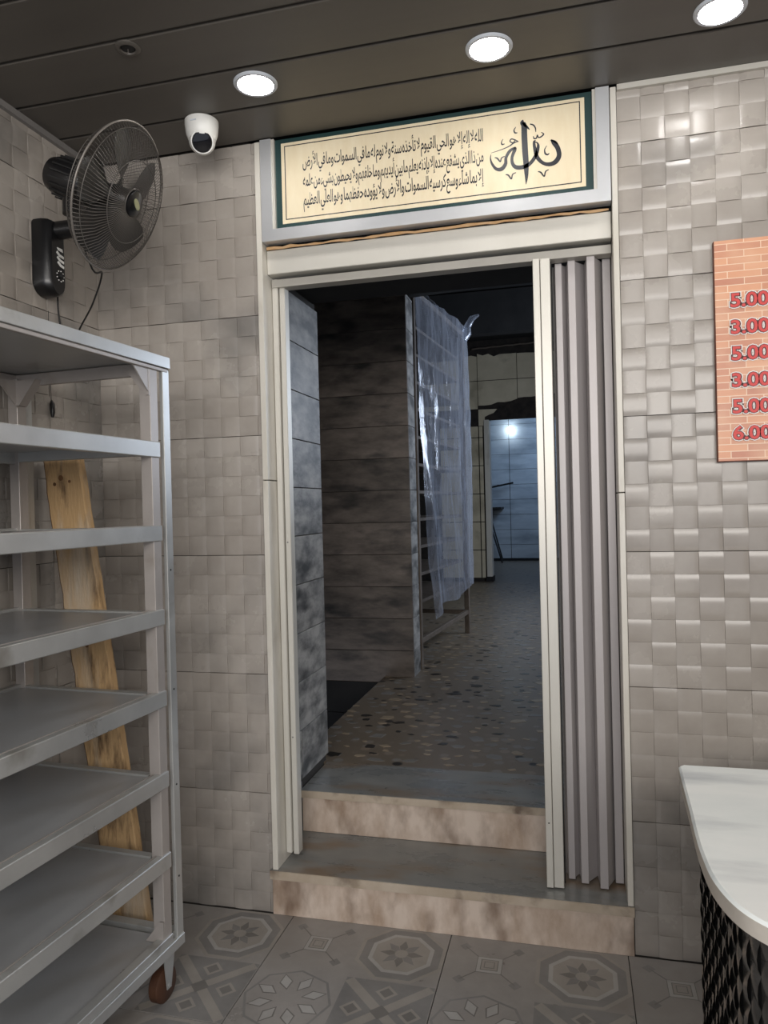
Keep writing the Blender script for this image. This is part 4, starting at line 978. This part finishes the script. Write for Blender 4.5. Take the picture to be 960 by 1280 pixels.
# folding table leaning at the left of the end room, stick above it
tb = thing('side_table', 'small dark metal table with a slanted leg against the end wall', 'table', (-1.65, 11.6, ZF))
q = MB(); q.box((-2.05, 11.3, 1.31), (-1.27, 11.88, 1.35), T['blackm'], bev=0.004); q.build('tabletop', tb)
for a, b in (((-1.56, 11.35, 1.31), (-1.28, 11.40, ZF)), ((-2.0, 11.35, 1.31), (-2.0, 11.35, ZF)), ((-2.0, 11.82, 1.31), (-2.0, 11.82, ZF)), ((-1.56, 11.82, 1.31), (-1.30, 11.80, ZF))):
    q = MB(); q.tube([a, b], 0.014, T['blackm'], n=8); q.build('leg', tb)
q = MB(); q.tube([(-1.50, 11.36, 0.80), (-2.0, 11.35, 0.80)], 0.008, T['blackm'], n=8); q.build('crossbar', tb)
br_ = thing('wall_bracket_bar', 'dark bar sticking out above the small table in the end room', 'bar', (-1.4, 11.8, 1.72))
q = MB(); q.tube([(-1.95, 11.86, 1.62), (-1.56, 11.75, 1.715), (-1.07, 11.70, 1.80)], 0.017, T['blackm'], n=8); q.build('bar', br_)
q = MB(); q.box((-1.98, 11.86, 1.58), (-1.90, 11.90, 1.66), T['blackm']); q.build('mount', br_)

# covered rack in the back room (own axes: +y away, -x to the left)
A_ = Vector((-1.0, 2.455, ZF)); B_ = Vector((-0.868, 3.905, ZF)); dd = B_ - A_; RL = dd.length; rz_ = -math.atan2(dd.x, dd.y)
cr_ = thing('covered_rack', 'brown metal rack behind the partition under the plastic sheet', 'rack', tuple(A_), rz_, local=True)
HR = 2.56
def cb(a, b, name, m=T['rust']):
    q = MB(); q.box(a, b, m, bev=0.002); return q.build(name, cr_)
for x in (-0.04, -0.60):
    for y in (0.0, RL - 0.04): cb((x, y, 0.0), (x + 0.04, y + 0.04, HR), 'post')
for z in (0.165,):
    cb((-0.035, 0.04, z), (-0.005, RL - 0.04, z + 0.035), 'lower_rail'); cb((-0.595, 0.04, z), (-0.565, RL - 0.04, z + 0.035), 'lower_rail')
    cb((-0.56, RL - 0.035, z), (-0.04, RL - 0.005, z + 0.035), 'lower_rail'); cb((-0.56, 0.005, z), (-0.04, 0.035, z + 0.035), 'lower_rail')
cb((-0.04, 0.04, HR - 0.04), (0.0, RL - 0.04, HR), 'top_rail'); cb((-0.60, 0.04, HR - 0.04), (-0.56, RL - 0.04, HR), 'top_rail')
cb((-0.56, RL - 0.04, HR - 0.04), (-0.04, RL, HR), 'top_rail'); cb((-0.56, 0.0, HR - 0.04), (-0.04, 0.04, HR), 'top_rail')
zz = 0.42
while zz < HR - 0.15:
    cb((-0.56, 0.045, zz), (-0.045, RL - 0.045, zz + 0.022), 'tray', T['rust']); zz += 0.19
# plastic sheet draped over the open side, with a little wrap past the far post
q = MB(); NU, NV = 70, 90; G = []
for i in range(NU + 1):
    u = i / NU
    for j in range(NV + 1):
        v = j / NV
        y = -0.01 + u * (RL + 0.19); x = 0.012
        ztop = HR - 0.05 + 0.10 * u + 0.03 * math.sin(u * 3.1); zbot = 0.36 + 0.05 * math.sin(u * 9) * 0.4 + 0.04 * u
        if u < 0.18: zbot -= 0.06 * (0.18 - u) / 0.18
        z = ztop + (zbot - ztop) * v
        y += 0.24 * (v ** 3.6) * (1 - u) ** 2                       # left edge pulls away lower down
        if u > 0.93: x -= (u - 0.93) * 1.8
        x += 0.018 * noise.noise(Vector((y * 3, z * 1.2, 0))) + 0.010 * noise.noise(Vector((y * 9 + z * 3, z * 5, 4))) + 0.022 * v
        x += 0.012 * math.sin(14 * y + 4 * z) * (0.3 + 0.7 * abs(v - 0.2))
        x += 0.05 * math.exp(-((u - 0.06) / 0.05) ** 2) * v
        G.append((x, y, z))
q.add(G, [[i * (NV + 1) + j, (i + 1) * (NV + 1) + j, (i + 1) * (NV + 1) + j + 1, i * (NV + 1) + j + 1] for i in range(NU) for j in range(NV)], T['film'])
ps = thing('plastic_sheet', 'wrinkled clear plastic sheet hung over the rack in the back room', 'plastic sheet', tuple(A_), rz_, local=True)
q.build('sheet', ps, 180)
q = MB(); G = []
for i in range(13):
    u = i / 12
    for j in range(9):
        v = j / 8; G.append((0.02 - 0.30 * v, 0.03 + u * 0.62 * (1 - 0.25 * v), HR + 0.006 + 0.09 * math.sin(PI * v) * (1 - u) + 0.012 * noise.noise(Vector((i * .7, j * .7, 0)))))
q.add(G, [[i * 9 + j, (i + 1) * 9 + j, (i + 1) * 9 + j + 1, i * 9 + j + 1] for i in range(12) for j in range(8)], T['film']); q.build('folded_top', ps, 180)
q = MB(); q.tube([(-0.01, RL + 0.00, HR - 0.06), (0.02, RL + 0.02, HR + 0.00), (0.03, RL + 0.02, HR + 0.05), (0.07, RL + 0.03, HR + 0.12), (0.13, RL + 0.02, HR + 0.14)], [0.04, 0.045, 0.03, 0.026, 0.010], T['film'], n=10); q.build('tied_knot', ps, 60)
